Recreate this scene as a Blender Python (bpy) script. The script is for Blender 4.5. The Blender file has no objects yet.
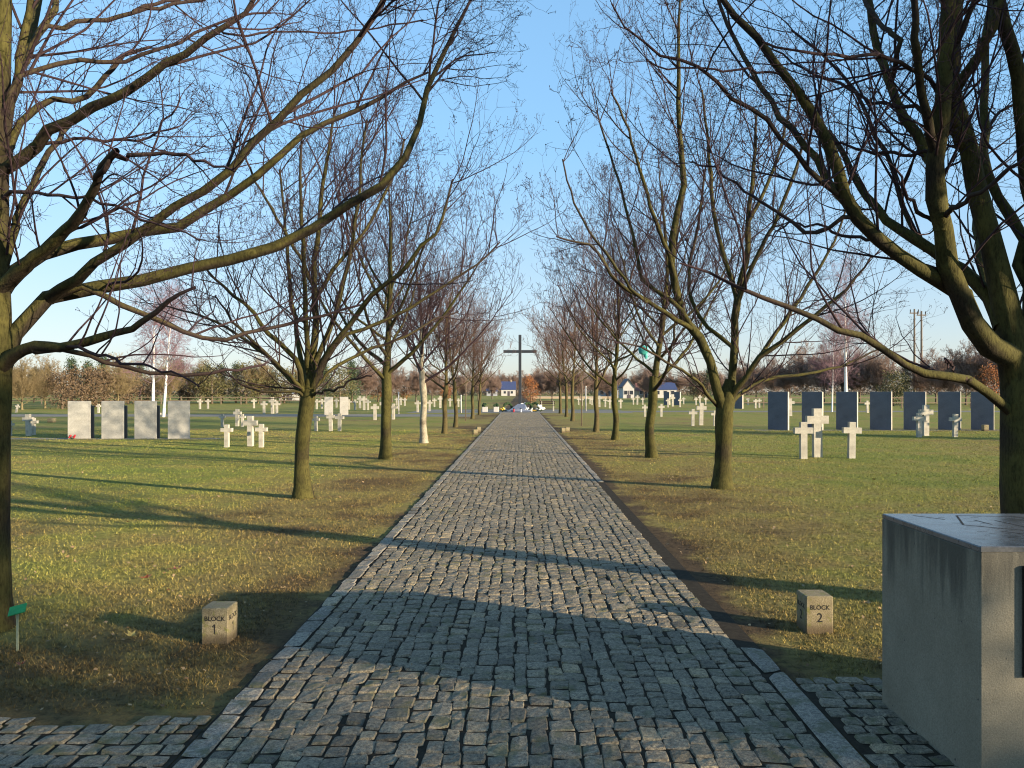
import bpy, math, random
import numpy as np
from mathutils import Vector, Matrix, noise as mnoise

rng = np.random.default_rng(7)
random.seed(7)
SC = bpy.context.scene
COL = SC.collection
F, VX, HY, EYE = 770.0, 520.0, 392.0, 1.65

def at(px, py, Y):
    return np.array([(px - VX) * Y / F, Y, EYE - (py - HY) * Y / F])

def ground(px, py):
    Y = F * EYE / (py - HY)
    return (px - VX) * Y / F, Y

# ------------------------------------------------------------------ materials
def newmat(name, rough=0.8, spec=0.3):
    m = bpy.data.materials.new(name); m.use_nodes = True
    nt = m.node_tree; b = nt.nodes['Principled BSDF']
    b.inputs['Roughness'].default_value = rough
    b.inputs['Specular IOR Level'].default_value = spec
    return m, nt, b

def nd(nt, t, **kw):
    n = nt.nodes.new(t)
    for k, v in kw.items():
        if k in n.inputs.keys(): n.inputs[k].default_value = v
        else: setattr(n, k, v)
    return n

def noise_n(nt, scale, detail=4, rough=0.6, coord=None, dist=0.0):
    n = nt.nodes.new('ShaderNodeTexNoise')
    n.inputs['Scale'].default_value = scale; n.inputs['Detail'].default_value = detail
    n.inputs['Roughness'].default_value = rough; n.inputs['Distortion'].default_value = dist
    if coord is not None: nt.links.new(coord, n.inputs['Vector'])
    return n.outputs['Fac']

def ramp(nt, fac, stops):
    r = nt.nodes.new('ShaderNodeValToRGB')
    e = r.color_ramp.elements
    while len(e) < len(stops): e.new(0.5)
    for i, (p, c) in enumerate(stops):
        e[i].position = p; e[i].color = (*c, 1) if len(c) == 3 else c
    nt.links.new(fac, r.inputs['Fac'])
    return r.outputs['Color']

def mix(nt, fac, a, b, mode='MIX'):
    n = nt.nodes.new('ShaderNodeMix'); n.data_type = 'RGBA'; n.blend_type = mode
    for s, v in ((n.inputs['Factor'], fac), (n.inputs['A'], a), (n.inputs['B'], b)):
        if hasattr(v, 'links'): nt.links.new(v, s)
        elif isinstance(v, (int, float)): s.default_value = v
        else: s.default_value = (*v, 1)
    return n.outputs['Result']

def math_n(nt, op, a, b=None, c=None, clamp=False):
    n = nt.nodes.new('ShaderNodeMath'); n.operation = op; n.use_clamp = clamp
    for i, v in enumerate((a, b, c)):
        if v is None: continue
        if hasattr(v, 'links'): nt.links.new(v, n.inputs[i])
        else: n.inputs[i].default_value = v
    return n.outputs[0]

def smooth(nt, v, a, b):
    n = nt.nodes.new('ShaderNodeMapRange'); n.interpolation_type = 'SMOOTHSTEP'
    nt.links.new(v, n.inputs['Value'])
    n.inputs['From Min'].default_value = a; n.inputs['From Max'].default_value = b
    return n.outputs['Result']

def bump(nt, b, h, strength=0.5, dist=0.02):
    n = nt.nodes.new('ShaderNodeBump')
    n.inputs['Strength'].default_value = strength; n.inputs['Distance'].default_value = dist
    nt.links.new(h, n.inputs['Height']); nt.links.new(n.outputs['Normal'], b.inputs['Normal'])

def geo_pos(nt): return nt.nodes.new('ShaderNodeNewGeometry').outputs['Position']
def obj_pos(nt): return nt.nodes.new('ShaderNodeTexCoord').outputs['Object']
def attr(nt, name):
    n = nt.nodes.new('ShaderNodeAttribute'); n.attribute_name = name; return n

MAT = {}
def simple(name, col, rough=0.7, spec=0.3, var=0.25, scale=8.0, bstr=0.2, metal=0.0):
    """one coloured material broken up by two scales of noise"""
    if name in MAT: return MAT[name]
    m, nt, b = newmat(name, rough, spec)
    p = obj_pos(nt)
    f = noise_n(nt, scale, 5, 0.65, p); g = noise_n(nt, scale * 9, 3, 0.6, p)
    c = np.array(col)
    base = ramp(nt, f, [(0.3, tuple(c * (1 - var))), (0.7, tuple(np.minimum(c * (1 + var), 1)))])
    fine = ramp(nt, g, [(0.35, (1 - var * .6,) * 3), (0.65, (1, 1, 1))])
    nt.links.new(mix(nt, 1.0, base, fine, 'MULTIPLY'), b.inputs['Base Color'])
    b.inputs['Metallic'].default_value = metal
    bump(nt, b, g, bstr, 0.01)
    MAT[name] = m
    return m

def mk_bark(name, thick_a, thick_b, brown, twig, lo=0.006, hi=0.030):
    m, nt, b = newmat(name, 0.9, 0.15)
    p = obj_pos(nt)
    mp = nt.nodes.new('ShaderNodeMapping'); mp.inputs['Scale'].default_value = (1, 1, .28)
    nt.links.new(p, mp.inputs['Vector'])
    f1 = noise_n(nt, 5.0, 5, 0.65, p); f2 = noise_n(nt, 60, 4, 0.7, mp.outputs['Vector']); f3 = noise_n(nt, 2.1, 3, 0.5, p)
    algae = ramp(nt, f1, [(0.32, thick_a), (0.62, thick_b)])
    nrm = nt.nodes.new('ShaderNodeNewGeometry').outputs['Normal']
    sep = nt.nodes.new('ShaderNodeSeparateXYZ'); nt.links.new(nrm, sep.inputs[0])
    side = math_n(nt, 'ADD', math_n(nt, 'MULTIPLY', sep.outputs['Z'], .30), math_n(nt, 'MULTIPLY', sep.outputs['Y'], -.12))
    w = math_n(nt, 'ADD', side, f3)
    bark = mix(nt, smooth(nt, w, .32, .62), brown, algae)
    fur = ramp(nt, f2, [(0.34, (.35, .33, .3)), (0.55, (1, 1, 1))])
    bark = mix(nt, 0.8, bark, fur, 'MULTIPLY')
    a = attr(nt, 'rad')
    col = mix(nt, smooth(nt, a.outputs['Fac'], lo, hi), twig, bark)
    nt.links.new(col, b.inputs['Base Color'])
    bump(nt, b, f2, 0.7, 0.012)
    return m

BARK = mk_bark('bark', (.042, .039, .012), (.080, .071, .020), (.030, .023, .015), (.040, .024, .027))
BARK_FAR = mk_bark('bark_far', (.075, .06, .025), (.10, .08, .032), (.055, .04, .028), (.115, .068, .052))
BARK_PALE = mk_bark('bark_pale', (.27, .235, .165), (.36, .32, .235), (.10, .08, .055), (.040, .024, .027), .040, .060)
BARK_BUSH = mk_bark('bark_bush', (.17, .14, .07), (.21, .17, .085), (.15, .115, .07), (.22, .165, .085))
BARK_PURPLE = mk_bark('bark_purple', (.13, .095, .075), (.16, .12, .09), (.11, .08, .07), (.25, .170, .135))

def mk_birch():
    m, nt, b = newmat('birch_bark', 0.7, 0.3)
    p = obj_pos(nt)
    mp = nt.nodes.new('ShaderNodeMapping'); mp.inputs['Scale'].default_value = (2, 2, 9)
    nt.links.new(p, mp.inputs['Vector'])
    f = noise_n(nt, 1.2, 4, .6, mp.outputs['Vector'])
    white = ramp(nt, f, [(.30, (.06, .05, .045)), (.40, (.72, .68, .62)), (.8, (.8, .77, .72))])
    a = attr(nt, 'rad')
    nt.links.new(mix(nt, smooth(nt, a.outputs['Fac'], .012, .05), (.20, .115, .13), white), b.inputs['Base Color'])
    return m
BIRCH = mk_birch()

def mk_leafy(name, c1, c2, tr=0.2):
    m, nt, b = newmat(name, 0.7, 0.2)
    a = attr(nt, 'rnd')
    nt.links.new(ramp(nt, a.outputs['Fac'], [(0.0, c1), (1.0, c2)]), b.inputs['Base Color'])
    return m
PINE = mk_leafy('pine_needles', (.028, .048, .022), (.075, .105, .045))
BEECH = mk_leafy('brown_leaves', (.075, .050, .030), (.135, .092, .052))
RUSSET = mk_leafy('russet_leaves', (.20, .075, .03), (.34, .14, .05))
OLIVE = mk_leafy('olive_leaves', (.065, .062, .024), (.125, .11, .045))
WOODM = mk_leafy('far_wood', (.10, .072, .052), (.185, .135, .095))

def ground_colour(nt, p):
    """lawn colour as a function of place: green, straw and brown patches, bare soil along the path"""
    big = noise_n(nt, 0.16, 4, .6, p); med = noise_n(nt, 0.9, 5, .65, p); fine = noise_n(nt, 14, 4, .7, p)
    s = nt.nodes.new('ShaderNodeSeparateXYZ'); nt.links.new(p, s.inputs[0])
    X, Y = s.outputs['X'], s.outputs['Y']
    v = math_n(nt, 'ADD', math_n(nt, 'MULTIPLY', big, .55), math_n(nt, 'MULTIPLY', med, .45))
    ax = math_n(nt, 'ABSOLUTE', X)
    dry = math_n(nt, 'MULTIPLY', smooth(nt, ax, 5.5, 2.0), .12)
    v2 = math_n(nt, 'SUBTRACT', v, dry)
    col = ramp(nt, v2, [(.31, (.130, .090, .042)), (.40, (.225, .178, .066)), (.49, (.228, .212, .060)), (.58, (.172, .192, .045)), (.73, (.112, .148, .036))])
    # soil beside the path
    edge = math_n(nt, 'ADD', ax, math_n(nt, 'MULTIPLY', math_n(nt, 'SUBTRACT', med, .5), 1.5))
    near = smooth(nt, math_n(nt, 'SUBTRACT', edge, math_n(nt, 'MULTIPLY', math_n(nt, 'GREATER_THAN', X, 0.0), .11)), 1.70, 1.42)
    col = mix(nt, near, col, (.085, .060, .036))
    # worn, trodden strip at the gate end
    e2 = math_n(nt, 'ADD', Y, math_n(nt, 'MULTIPLY', math_n(nt, 'SUBTRACT', med, .5), 3.5))
    worn = math_n(nt, 'MULTIPLY', smooth(nt, e2, 5.6, 3.9), .7)
    col = mix(nt, worn, col, (.105, .070, .034))
    sp = ramp(nt, fine, [(.32, (.45, .45, .43)), (.5, (1, .98, .95)), (.7, (1.3, 1.25, 1.15))])
    return mix(nt, 1.0, col, sp, 'MULTIPLY'), fine

def mk_ground():
    m, nt, b = newmat('lawn', 0.95, 0.1)
    c, f = ground_colour(nt, geo_pos(nt))
    nt.links.new(c, b.inputs['Base Color'])
    h = noise_n(nt, 45, 4, .7, geo_pos(nt))
    bump(nt, b, h, 0.9, 0.05)
    return m
LAWN = mk_ground()

def mk_blades():
    m, nt, b = newmat('grass_blades', 0.8, 0.15)
    c, f = ground_colour(nt, geo_pos(nt))
    a = attr(nt, 'rnd')
    t = ramp(nt, a.outputs['Fac'], [(0, (.5, .55, .45)), (.5, (1.0, 1.03, .95)), (.88, (1.35, 1.3, 1.1)), (1.0, (2.2, 2.0, 1.6))])
    nt.links.new(mix(nt, 1.0, c, t, 'MULTIPLY'), b.inputs['Base Color'])
    return m
BLADES = mk_blades()

def mk_stone(name, c, bl=(.045, .045, .05)):
    m, nt, b = newmat(name, 0.75, 0.35)
    p = geo_pos(nt); a = attr(nt, 'rnd')
    g = noise_n(nt, 160, 3, .7, p); d = noise_n(nt, 9, 4, .6, p); big = noise_n(nt, .9, 3, .6, p)
    c = np.array(c)
    base = ramp(nt, a.outputs['Fac'], [(0, tuple(c * .55)), (.4, tuple(c * np.array([.95, .95, .95]))), (.75, tuple(c * 1.15)), (1, tuple(c * np.array([1.55, 1.45, 1.25])))])
    sp = ramp(nt, g, [(.33, (.45, .45, .46)), (.5, (1, 1, 1)), (.68, (1.3, 1.28, 1.22))])
    col = mix(nt, 1.0, base, sp, 'MULTIPLY')
    col = mix(nt, 1.0, col, ramp(nt, noise_n(nt, 48, 5, .7, p), [(.34, (.42, .42, .43)), (.50, (.95, .95, .95)), (.66, (1.45, 1.42, 1.35))]), 'MULTIPLY')
    moss = math_n(nt, 'MULTIPLY', smooth(nt, d, .48, .66), smooth(nt, big, .40, .58))
    col = mix(nt, math_n(nt, 'MULTIPLY', moss, .75), col, (.085, .082, .03))
    nt.links.new(col, b.inputs['Base Color'])
    bump(nt, b, mix(nt, .5, noise_n(nt, 60, 4, .7, p), noise_n(nt, 22, 3, .6, p)), 1.0, .016)
    return m
SETT = mk_stone('granite_setts', (.185, .155, .108))
KERB = mk_stone('granite_kerb', (.215, .19, .15))
SOIL = simple('joint_soil', (.040, .032, .022), .95, .1, .35, 20)
GRAVEL = simple('gravel', (.21, .19, .155), .95, .1, .2, 30, .5)

def mk_concrete():
    m, nt, b = newmat('cast_stone', 0.72, 0.3)
    p = obj_pos(nt)
    f = noise_n(nt, 3.2, 6, .65, p); g = noise_n(nt, 130, 3, .7, p); pits = noise_n(nt, 42, 2, .4, p)
    mp = nt.nodes.new('ShaderNodeMapping'); mp.inputs['Scale'].default_value = (9, 9, .9)
    nt.links.new(p, mp.inputs['Vector'])
    run = noise_n(nt, 1.6, 4, .65, mp.outputs['Vector'])
    s = nt.nodes.new('ShaderNodeSeparateXYZ'); nt.links.new(p, s.inputs[0])
    col = ramp(nt, f, [(.3, (.165, .146, .104)), (.7, (.225, .204, .150))])
    col = mix(nt, 1.0, col, ramp(nt, g, [(.3, (.72, .72, .7)), (.6, (1.06, 1.05, 1.03))]), 'MULTIPLY')
    hi = smooth(nt, math_n(nt, 'ADD', s.outputs['Z'], math_n(nt, 'MULTIPLY', run, 1.1)), 1.22, 1.62)
    col = mix(nt, math_n(nt, 'MULTIPLY', hi, .8), col, (.045, .042, .032))
    col = mix(nt, smooth(nt, pits, .74, .77), col, (.05, .045, .04))
    nt.links.new(col, b.inputs['Base Color'])
    bump(nt, b, g, .35, .006)
    return m
CONC = mk_concrete()

def mk_polished():
    m, nt, b = newmat('polished_slab', 0.24, 0.6)
    p = obj_pos(nt)
    f = noise_n(nt, 7, 5, .7, p); g = noise_n(nt, 90, 3, .7, p)
    col = ramp(nt, f, [(.3, (.065, .068, .07)), (.7, (.105, .105, .105))])
    nt.links.new(mix(nt, 1.0, col, ramp(nt, g, [(.3, (.7, .7, .7)), (.6, (1.1, 1.1, 1.1))]), 'MULTIPLY'), b.inputs['Base Color'])
    r = nt.nodes.new('ShaderNodeMapRange'); nt.links.new(f, r.inputs['Value'])
    r.inputs['To Min'].default_value = .12; r.inputs['To Max'].default_value = .42
    nt.links.new(r.outputs['Result'], b.inputs['Roughness'])
    bump(nt, b, f, .05, .01)
    return m
POLISH = mk_polished()

def mk_marker():
    m, nt, b = newmat('marker_stone', 0.85, 0.2)
    p = obj_pos(nt)
    f = noise_n(nt, 14, 5, .7, p); g = noise_n(nt, 140, 3, .75, p); l = noise_n(nt, 22, 3, .6, p)
    col = ramp(nt, f, [(.3, (.18, .15, .09)), (.7, (.29, .25, .16))])
    col = mix(nt, 1.0, col, ramp(nt, g, [(.34, (.5, .48, .45)), (.6, (1.1, 1.08, 1.04))]), 'MULTIPLY')
    col = mix(nt, math_n(nt, 'MULTIPLY', smooth(nt, l, .55, .68), .7), col, (.15, .15, .035))
    sz = nt.nodes.new('ShaderNodeSeparateXYZ'); nt.links.new(p, sz.inputs[0])
    splash = smooth(nt, math_n(nt, 'ADD', sz.outputs['Z'], math_n(nt, 'MULTIPLY', f, -.12)), .03, -.04)
    col = mix(nt, math_n(nt, 'MULTIPLY', splash, .8), col, (.075, .052, .03))       # soil splashed up from the ground
    nt.links.new(col, b.inputs['Base Color']); bump(nt, b, g, .8, .008)
    return m
MARK = mk_marker()
CROSS = simple('cross_stone', (.40, .37, .30), .8, .25, .24, 5, .4)
STELA = simple('stela_stone', (.36, .345, .30), .8, .25, .16, 2.6, .3)
STELA_N = simple('stela_grey_stone', (.27, .27, .26), .7, .3, .12, 2.0, .2)
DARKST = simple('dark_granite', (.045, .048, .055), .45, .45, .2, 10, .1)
LETTER = simple('letter_paint', (.018, .017, .016), .8, .2, .1, 30)
BRONZE = simple('bronze', (.030, .022, .018), .45, .5, .3, 20, .2, .6)
METAL = simple('dark_steel', (.030, .035, .043), .5, .5, .2, 6, .1, .3)
WOOD = simple('bench_wood', (.045, .032, .022), .75, .3, .3, 20)
POSTW = simple('weathered_wood', (.17, .13, .09), .85, .2, .25, 12)
WHITE = simple('white_plaster', (.46, .44, .41), .85, .2, .06, 1.0, .1)
CREAM = simple('cream_plaster', (.36, .28, .19), .85, .2, .08, 1.0, .1)
GREYW = simple('grey_cladding', (.30, .31, .33), .8, .2, .1, 1.0, .1)
ROOFB = simple('blue_roof', (.045, .06, .13), .6, .4, .15, 2.0, .1)
ROOFD = simple('dark_roof', (.075, .065, .075), .7, .3, .15, 2.0, .1)
ROOFR = simple('red_roof', (.17, .075, .06), .7, .3, .15, 2.0, .1)
GLASS = simple('window_glass', (.03, .035, .045), .15, .6, .1, 2.0, 0)
GREENP = simple('green_plastic', (.012, .23, .055), .5, .4, .2, 40, .1)
TEAL = simple('teal_plastic', (.06, .36, .33), .45, .4, .2, 20, .2)
STAKE = simple('pale_stake', (.30, .31, .19), .7, .3, .2, 30)
LEAFT = simple('tan_leaf', (.36, .24, .11), .8, .2, .3, 40)
LEAFP = simple('pink_leaf', (.36, .13, .085), .8, .2, .3, 40)
LEAFY = simple('yellow_leaf', (.46, .33, .10), .8, .2, .3, 40)
PETALR = simple('red_petals', (.42, .03, .035), .6, .3, .3, 30)
PETALW = simple('white_petals', (.75, .72, .66), .6, .3, .15, 30)
PETALY = simple('yellow_petals', (.65, .40, .06), .6, .3, .2, 30)
FIR = simple('fir_green', (.03, .055, .022), .8, .2, .35, 40)
LANT = simple('lantern_glass', (.62, .58, .52), .3, .5, .1, 20)
BEDROCK = simple('blue_grey_stone', (.14, .16, .21), .6, .4, .2, 5)

# ------------------------------------------------------------------ meshes and objects
def mesh_np(name, V, faces, mats, attrs=None, smooth_sh=True, fmat=None):
    """faces: list of int arrays (n,k)"""
    me = bpy.data.meshes.new(name)
    V = np.asarray(V, dtype=np.float32)
    me.vertices.add(len(V)); me.vertices.foreach_set('co', V.ravel())
    idx = np.concatenate([f.ravel() for f in faces]).astype(np.int32)
    tot = np.concatenate([np.full(len(f), f.shape[1], np.int32) for f in faces])
    start = np.concatenate([[0], np.cumsum(tot)[:-1]]).astype(np.int32)
    me.loops.add(len(idx)); me.loops.foreach_set('vertex_index', idx)
    me.polygons.add(len(tot)); me.polygons.foreach_set('loop_start', start)
    me.polygons.foreach_set('use_smooth', np.full(len(tot), smooth_sh, bool))
    if fmat is not None: me.polygons.foreach_set('material_index', fmat.astype(np.int32))
    me.update(calc_edges=True)
    for k, v in (attrs or {}).items():
        a = me.attributes.new(k, 'FLOAT', 'POINT'); a.data.foreach_set('value', np.asarray(v, np.float32))
    for m in (mats if isinstance(mats, (list, tuple)) else [mats]): me.materials.append(m)
    return me

def link(name, me, parent=None, loc=None):
    o = bpy.data.objects.new(name, me); COL.objects.link(o)
    if parent is not None: o.parent = parent
    if loc is not None: o.location = loc
    return o

def tag(o, label=None, cat=None, group=None, kind=None):
    if label: o['label'] = label
    if cat: o['category'] = cat
    if group: o['group'] = group
    if kind: o['kind'] = kind
    return o

def empty(name, loc, rz=0):
    o = bpy.data.objects.new(name, None); COL.objects.link(o)
    o.location = loc; o.rotation_euler = (0, 0, rz); o.empty_display_size = .2
    return o

def dup(root, loc, rz=0, sc=1.0, label=None, group=None, name=None):
    r = root.copy(); COL.objects.link(r); r.location = loc; r.rotation_euler = (0, 0, rz)
    r.scale = (sc, sc, sc) if not hasattr(sc, '__len__') else sc
    if label: r['label'] = label
    if group: r['group'] = group
    for ch in list(root.children):
        c = ch.copy(); COL.objects.link(c); c.parent = r
        for g in list(ch.children):
            d = g.copy(); COL.objects.link(d); d.parent = c
    return r

class MB:
    """collects boxes, prisms, tubes into one mesh"""
    def __init__(s): s.v = []; s.f = []
    def add(s, vs, fs):
        o = len(s.v); s.v += [tuple(v) for v in vs]; s.f += [tuple(i + o for i in f) for f in fs]; return s
    def box(s, x0, x1, y0, y1, z0, z1, bv=0.0):
        if bv <= 0:
            return s.add([(x0,y0,z0),(x1,y0,z0),(x1,y1,z0),(x0,y1,z0),(x0,y0,z1),(x1,y0,z1),(x1,y1,z1),(x0,y1,z1)],
                         [(0,3,2,1),(4,5,6,7),(0,1,5,4),(1,2,6,5),(2,3,7,6),(3,0,4,7)])
        def ring(i, z): # chamfered rectangle
            a, b, c, d = x0+i, x1-i, y0+i, y1-i; k = bv
            return [(a+k,c,z),(b-k,c,z),(b,c+k,z),(b,d-k,z),(b-k,d,z),(a+k,d,z),(a,d-k,z),(a,c+k,z)]
        vs = ring(0, z0) + ring(0, z1-bv) + ring(bv, z1); fs = [tuple(range(7,-1,-1)), tuple(range(16,24))]
        for r in (0, 8):
            for i in range(8): j = (i+1) % 8; fs.append((r+i, r+j, r+8+j, r+8+i))
        return s.add(vs, fs)
    def tube(s, pts, rad, n=8):
        pts = [Vector(p) for p in pts]; rad = rad if hasattr(rad, '__len__') else [rad]*len(pts)
        o = len(s.v); vs = []; fs = []
        for k, p in enumerate(pts):
            t = (pts[min(k+1, len(pts)-1)] - pts[max(k-1, 0)]).normalized()
            u = t.cross(Vector((0,0,1)) if abs(t.z) < .9 else Vector((1,0,0))).normalized(); w = t.cross(u)
            vs += [p + (u*math.cos(a) + w*math.sin(a))*rad[k] for a in [2*math.pi*i/n for i in range(n)]]
        for k in range(len(pts)-1):
            for i in range(n): j = (i+1) % n; fs.append((k*n+i, k*n+j, (k+1)*n+j, (k+1)*n+i))
        fs.append(tuple(range(n-1,-1,-1))); fs.append(tuple(range((len(pts)-1)*n, len(pts)*n)))
        return s.add(vs, fs)
    def prism(s, poly, y0, y1):
        n = len(poly); vs = [(x,y0,z) for x,z in poly] + [(x,y1,z) for x,z in poly]
        fs = [tuple(range(n)), tuple(range(2*n-1, n-1, -1))]
        for i in range(n): j = (i+1) % n; fs.append((j, i, n+i, n+j))
        return s.add(vs, fs)
    def blob(s, c, r, seed=0, sq=(1,1,1), n=7, m=5):
        vs = []; fs = []
        for i in range(m+1):
            for j in range(n):
                th = math.pi*i/m; ph = 2*math.pi*j/n
                d = Vector((math.sin(th)*math.cos(ph), math.sin(th)*math.sin(ph), math.cos(th)))
                k = r*(1 + .35*mnoise.noise(d*1.7 + Vector((seed*3.1, seed*1.7, 0))))
                vs.append((c[0]+d.x*k*sq[0], c[1]+d.y*k*sq[1], c[2]+d.z*k*sq[2]))
        for i in range(m):
            for j in range(n): q = (j+1) % n; fs.append((i*n+j, (i+1)*n+j, (i+1)*n+q, i*n+q))
        return s.add(vs, fs)
    def mesh(s, name, m, smooth_sh=False):
        me = bpy.data.meshes.new(name); me.from_pydata(s.v, [], s.f); me.materials.append(m)
        if smooth_sh: me.polygons.foreach_set('use_smooth', [True]*len(me.polygons))
        me.update(); return me
    def build(s, name, m, parent=None, loc=None, smooth_sh=False):
        return link(name, s.mesh(name, m, smooth_sh), parent, loc)

# ------------------------------------------------------------------ trees (level-wise vectorised growth)
def nrm(a): return a / np.maximum(np.linalg.norm(a, axis=-1, keepdims=True), 1e-9)

def grow(st, d, ln, r0, n, wob, trop, R, rend=.35):
    B = len(st); P = np.zeros((B, n+1, 3)); P[:, 0] = st; d = nrm(d)
    drift = R.normal(0, 1, (B, 3)) * wob * .35
    for k in range(n):
        d = nrm(d + R.normal(0, 1, (B, 3)) * wob + drift + np.array([0, 0, trop]))
        P[:, k+1] = P[:, k] + d * (ln / n)[:, None]
    t = np.linspace(0, 1, n+1)[None, :]
    return P, r0[:, None] * (1 - t * (1 - rend))

def sample(P, Rr, which, t):
    n = P.shape[1] - 1; x = np.clip(t * n, 0, n - 1e-4); i = x.astype(int); f = (x - i)[:, None]
    a = P[which, i]; b = P[which, i+1]
    r = Rr[which, i] * (1 - f[:, 0]) + Rr[which, i+1] * f[:, 0]
    return a * (1 - f) + b * f, nrm(b - a), r

def spawn(P, Rr, dens, tmin, ang, lmin, lmax, n, wob, trop, R, rfac=.62, rlen=.0065, rmin=.0022, up=.25, tip=True):
    seg = np.linalg.norm(np.diff(P, axis=1), axis=2).sum(1)
    cnt = R.poisson(dens * seg * (1 - tmin))
    which = np.repeat(np.arange(len(P)), cnt); t = tmin + (1 - tmin) * R.random(len(which))
    if tip:                                                 # the end of every branch forks on
        w2 = np.repeat(np.arange(len(P)), 2); which = np.concatenate([which, w2]); t = np.concatenate([t, np.full(len(w2), .985)])
    pos, tan, pr = sample(P, Rr, which, t)
    rv = R.normal(0, 1, (len(which), 3)); rv[:, 2] += up
    perp = nrm(rv - (rv * tan).sum(1, keepdims=True) * tan)
    a = np.radians(R.uniform(*ang, len(which)))[:, None]
    d = np.cos(a) * tan + np.sin(a) * perp
    pl = seg[which]
    ln = np.clip(pl * (.28 + .42 * (1 - t)) * R.uniform(.6, 1.35, len(which)), lmin, lmax)
    r0 = np.maximum(np.minimum(pr * rfac, .0026 + rlen * ln), rmin)
    return grow(pos, d, ln, r0, n, wob, trop, R)

def resample(pts, n):
    pts = np.array(pts, float)
    if len(pts) > 2:                                        # Catmull-Rom through the traced joints
        q = np.vstack([2*pts[0]-pts[1], pts, 2*pts[-1]-pts[-2]]); out = []
        for i in range(1, len(q)-2):
            for t in np.linspace(0, 1, 6, endpoint=False):
                p0, p1, p2, p3 = q[i-1], q[i], q[i+1], q[i+2]
                out.append(.5*((2*p1)+(-p0+p2)*t+(2*p0-5*p1+4*p2-p3)*t*t+(-p0+3*p1-3*p2+p3)*t**3))
        out.append(q[-2]); pts = np.array(out)
    s = np.concatenate([[0], np.cumsum(np.linalg.norm(np.diff(pts, axis=0), axis=1))])
    x = np.linspace(0, s[-1], n+1)
    return np.stack([np.interp(x, s, pts[:, k]) for k in range(3)], 1)

def tubes(parts):
    """parts: list of (P[B,N,3], R[B,N], sides) -> V, faces, rad"""
    Vs, Fs, Rs, off = [], [], [], 0
    for P, Rr, k in parts:
        B, N, _ = P.shape
        if B == 0: continue
        T = np.gradient(P, axis=1); T = nrm(T)
        m = nrm(P[:, -1] - P[:, 0])
        ref = np.where(np.abs(m[:, 2:3]) < .85, np.array([[0, 0, 1.]]), np.array([[1., 0, 0]]))[:, None, :]
        U = nrm(np.cross(T, np.broadcast_to(ref, T.shape))); W = np.cross(T, U)
        a = np.arange(k) * 2 * math.pi / k
        V = P[:, :, None, :] + Rr[:, :, None, None] * (U[:, :, None, :] * np.cos(a)[None, None, :, None] + W[:, :, None, :] * np.sin(a)[None, None, :, None])
        Vs.append(V.reshape(-1, 3)); Rs.append(np.repeat(Rr.reshape(-1), k))
        b = np.arange(B)[:, None, None] * N * k; i = np.arange(N-1)[None, :, None] * k; j = np.arange(k)[None, None, :]; j2 = (j+1) % k
        q = np.stack([b+i+j, b+i+j2, b+i+k+j2, b+i+k+j], -1).reshape(-1, 4) + off
        Fs.append(q); off += B * N * k
    return np.concatenate(Vs), Fs, np.concatenate(Rs)

def gnarl(P, Rr, R, k=14):
    return P, Rr

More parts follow.
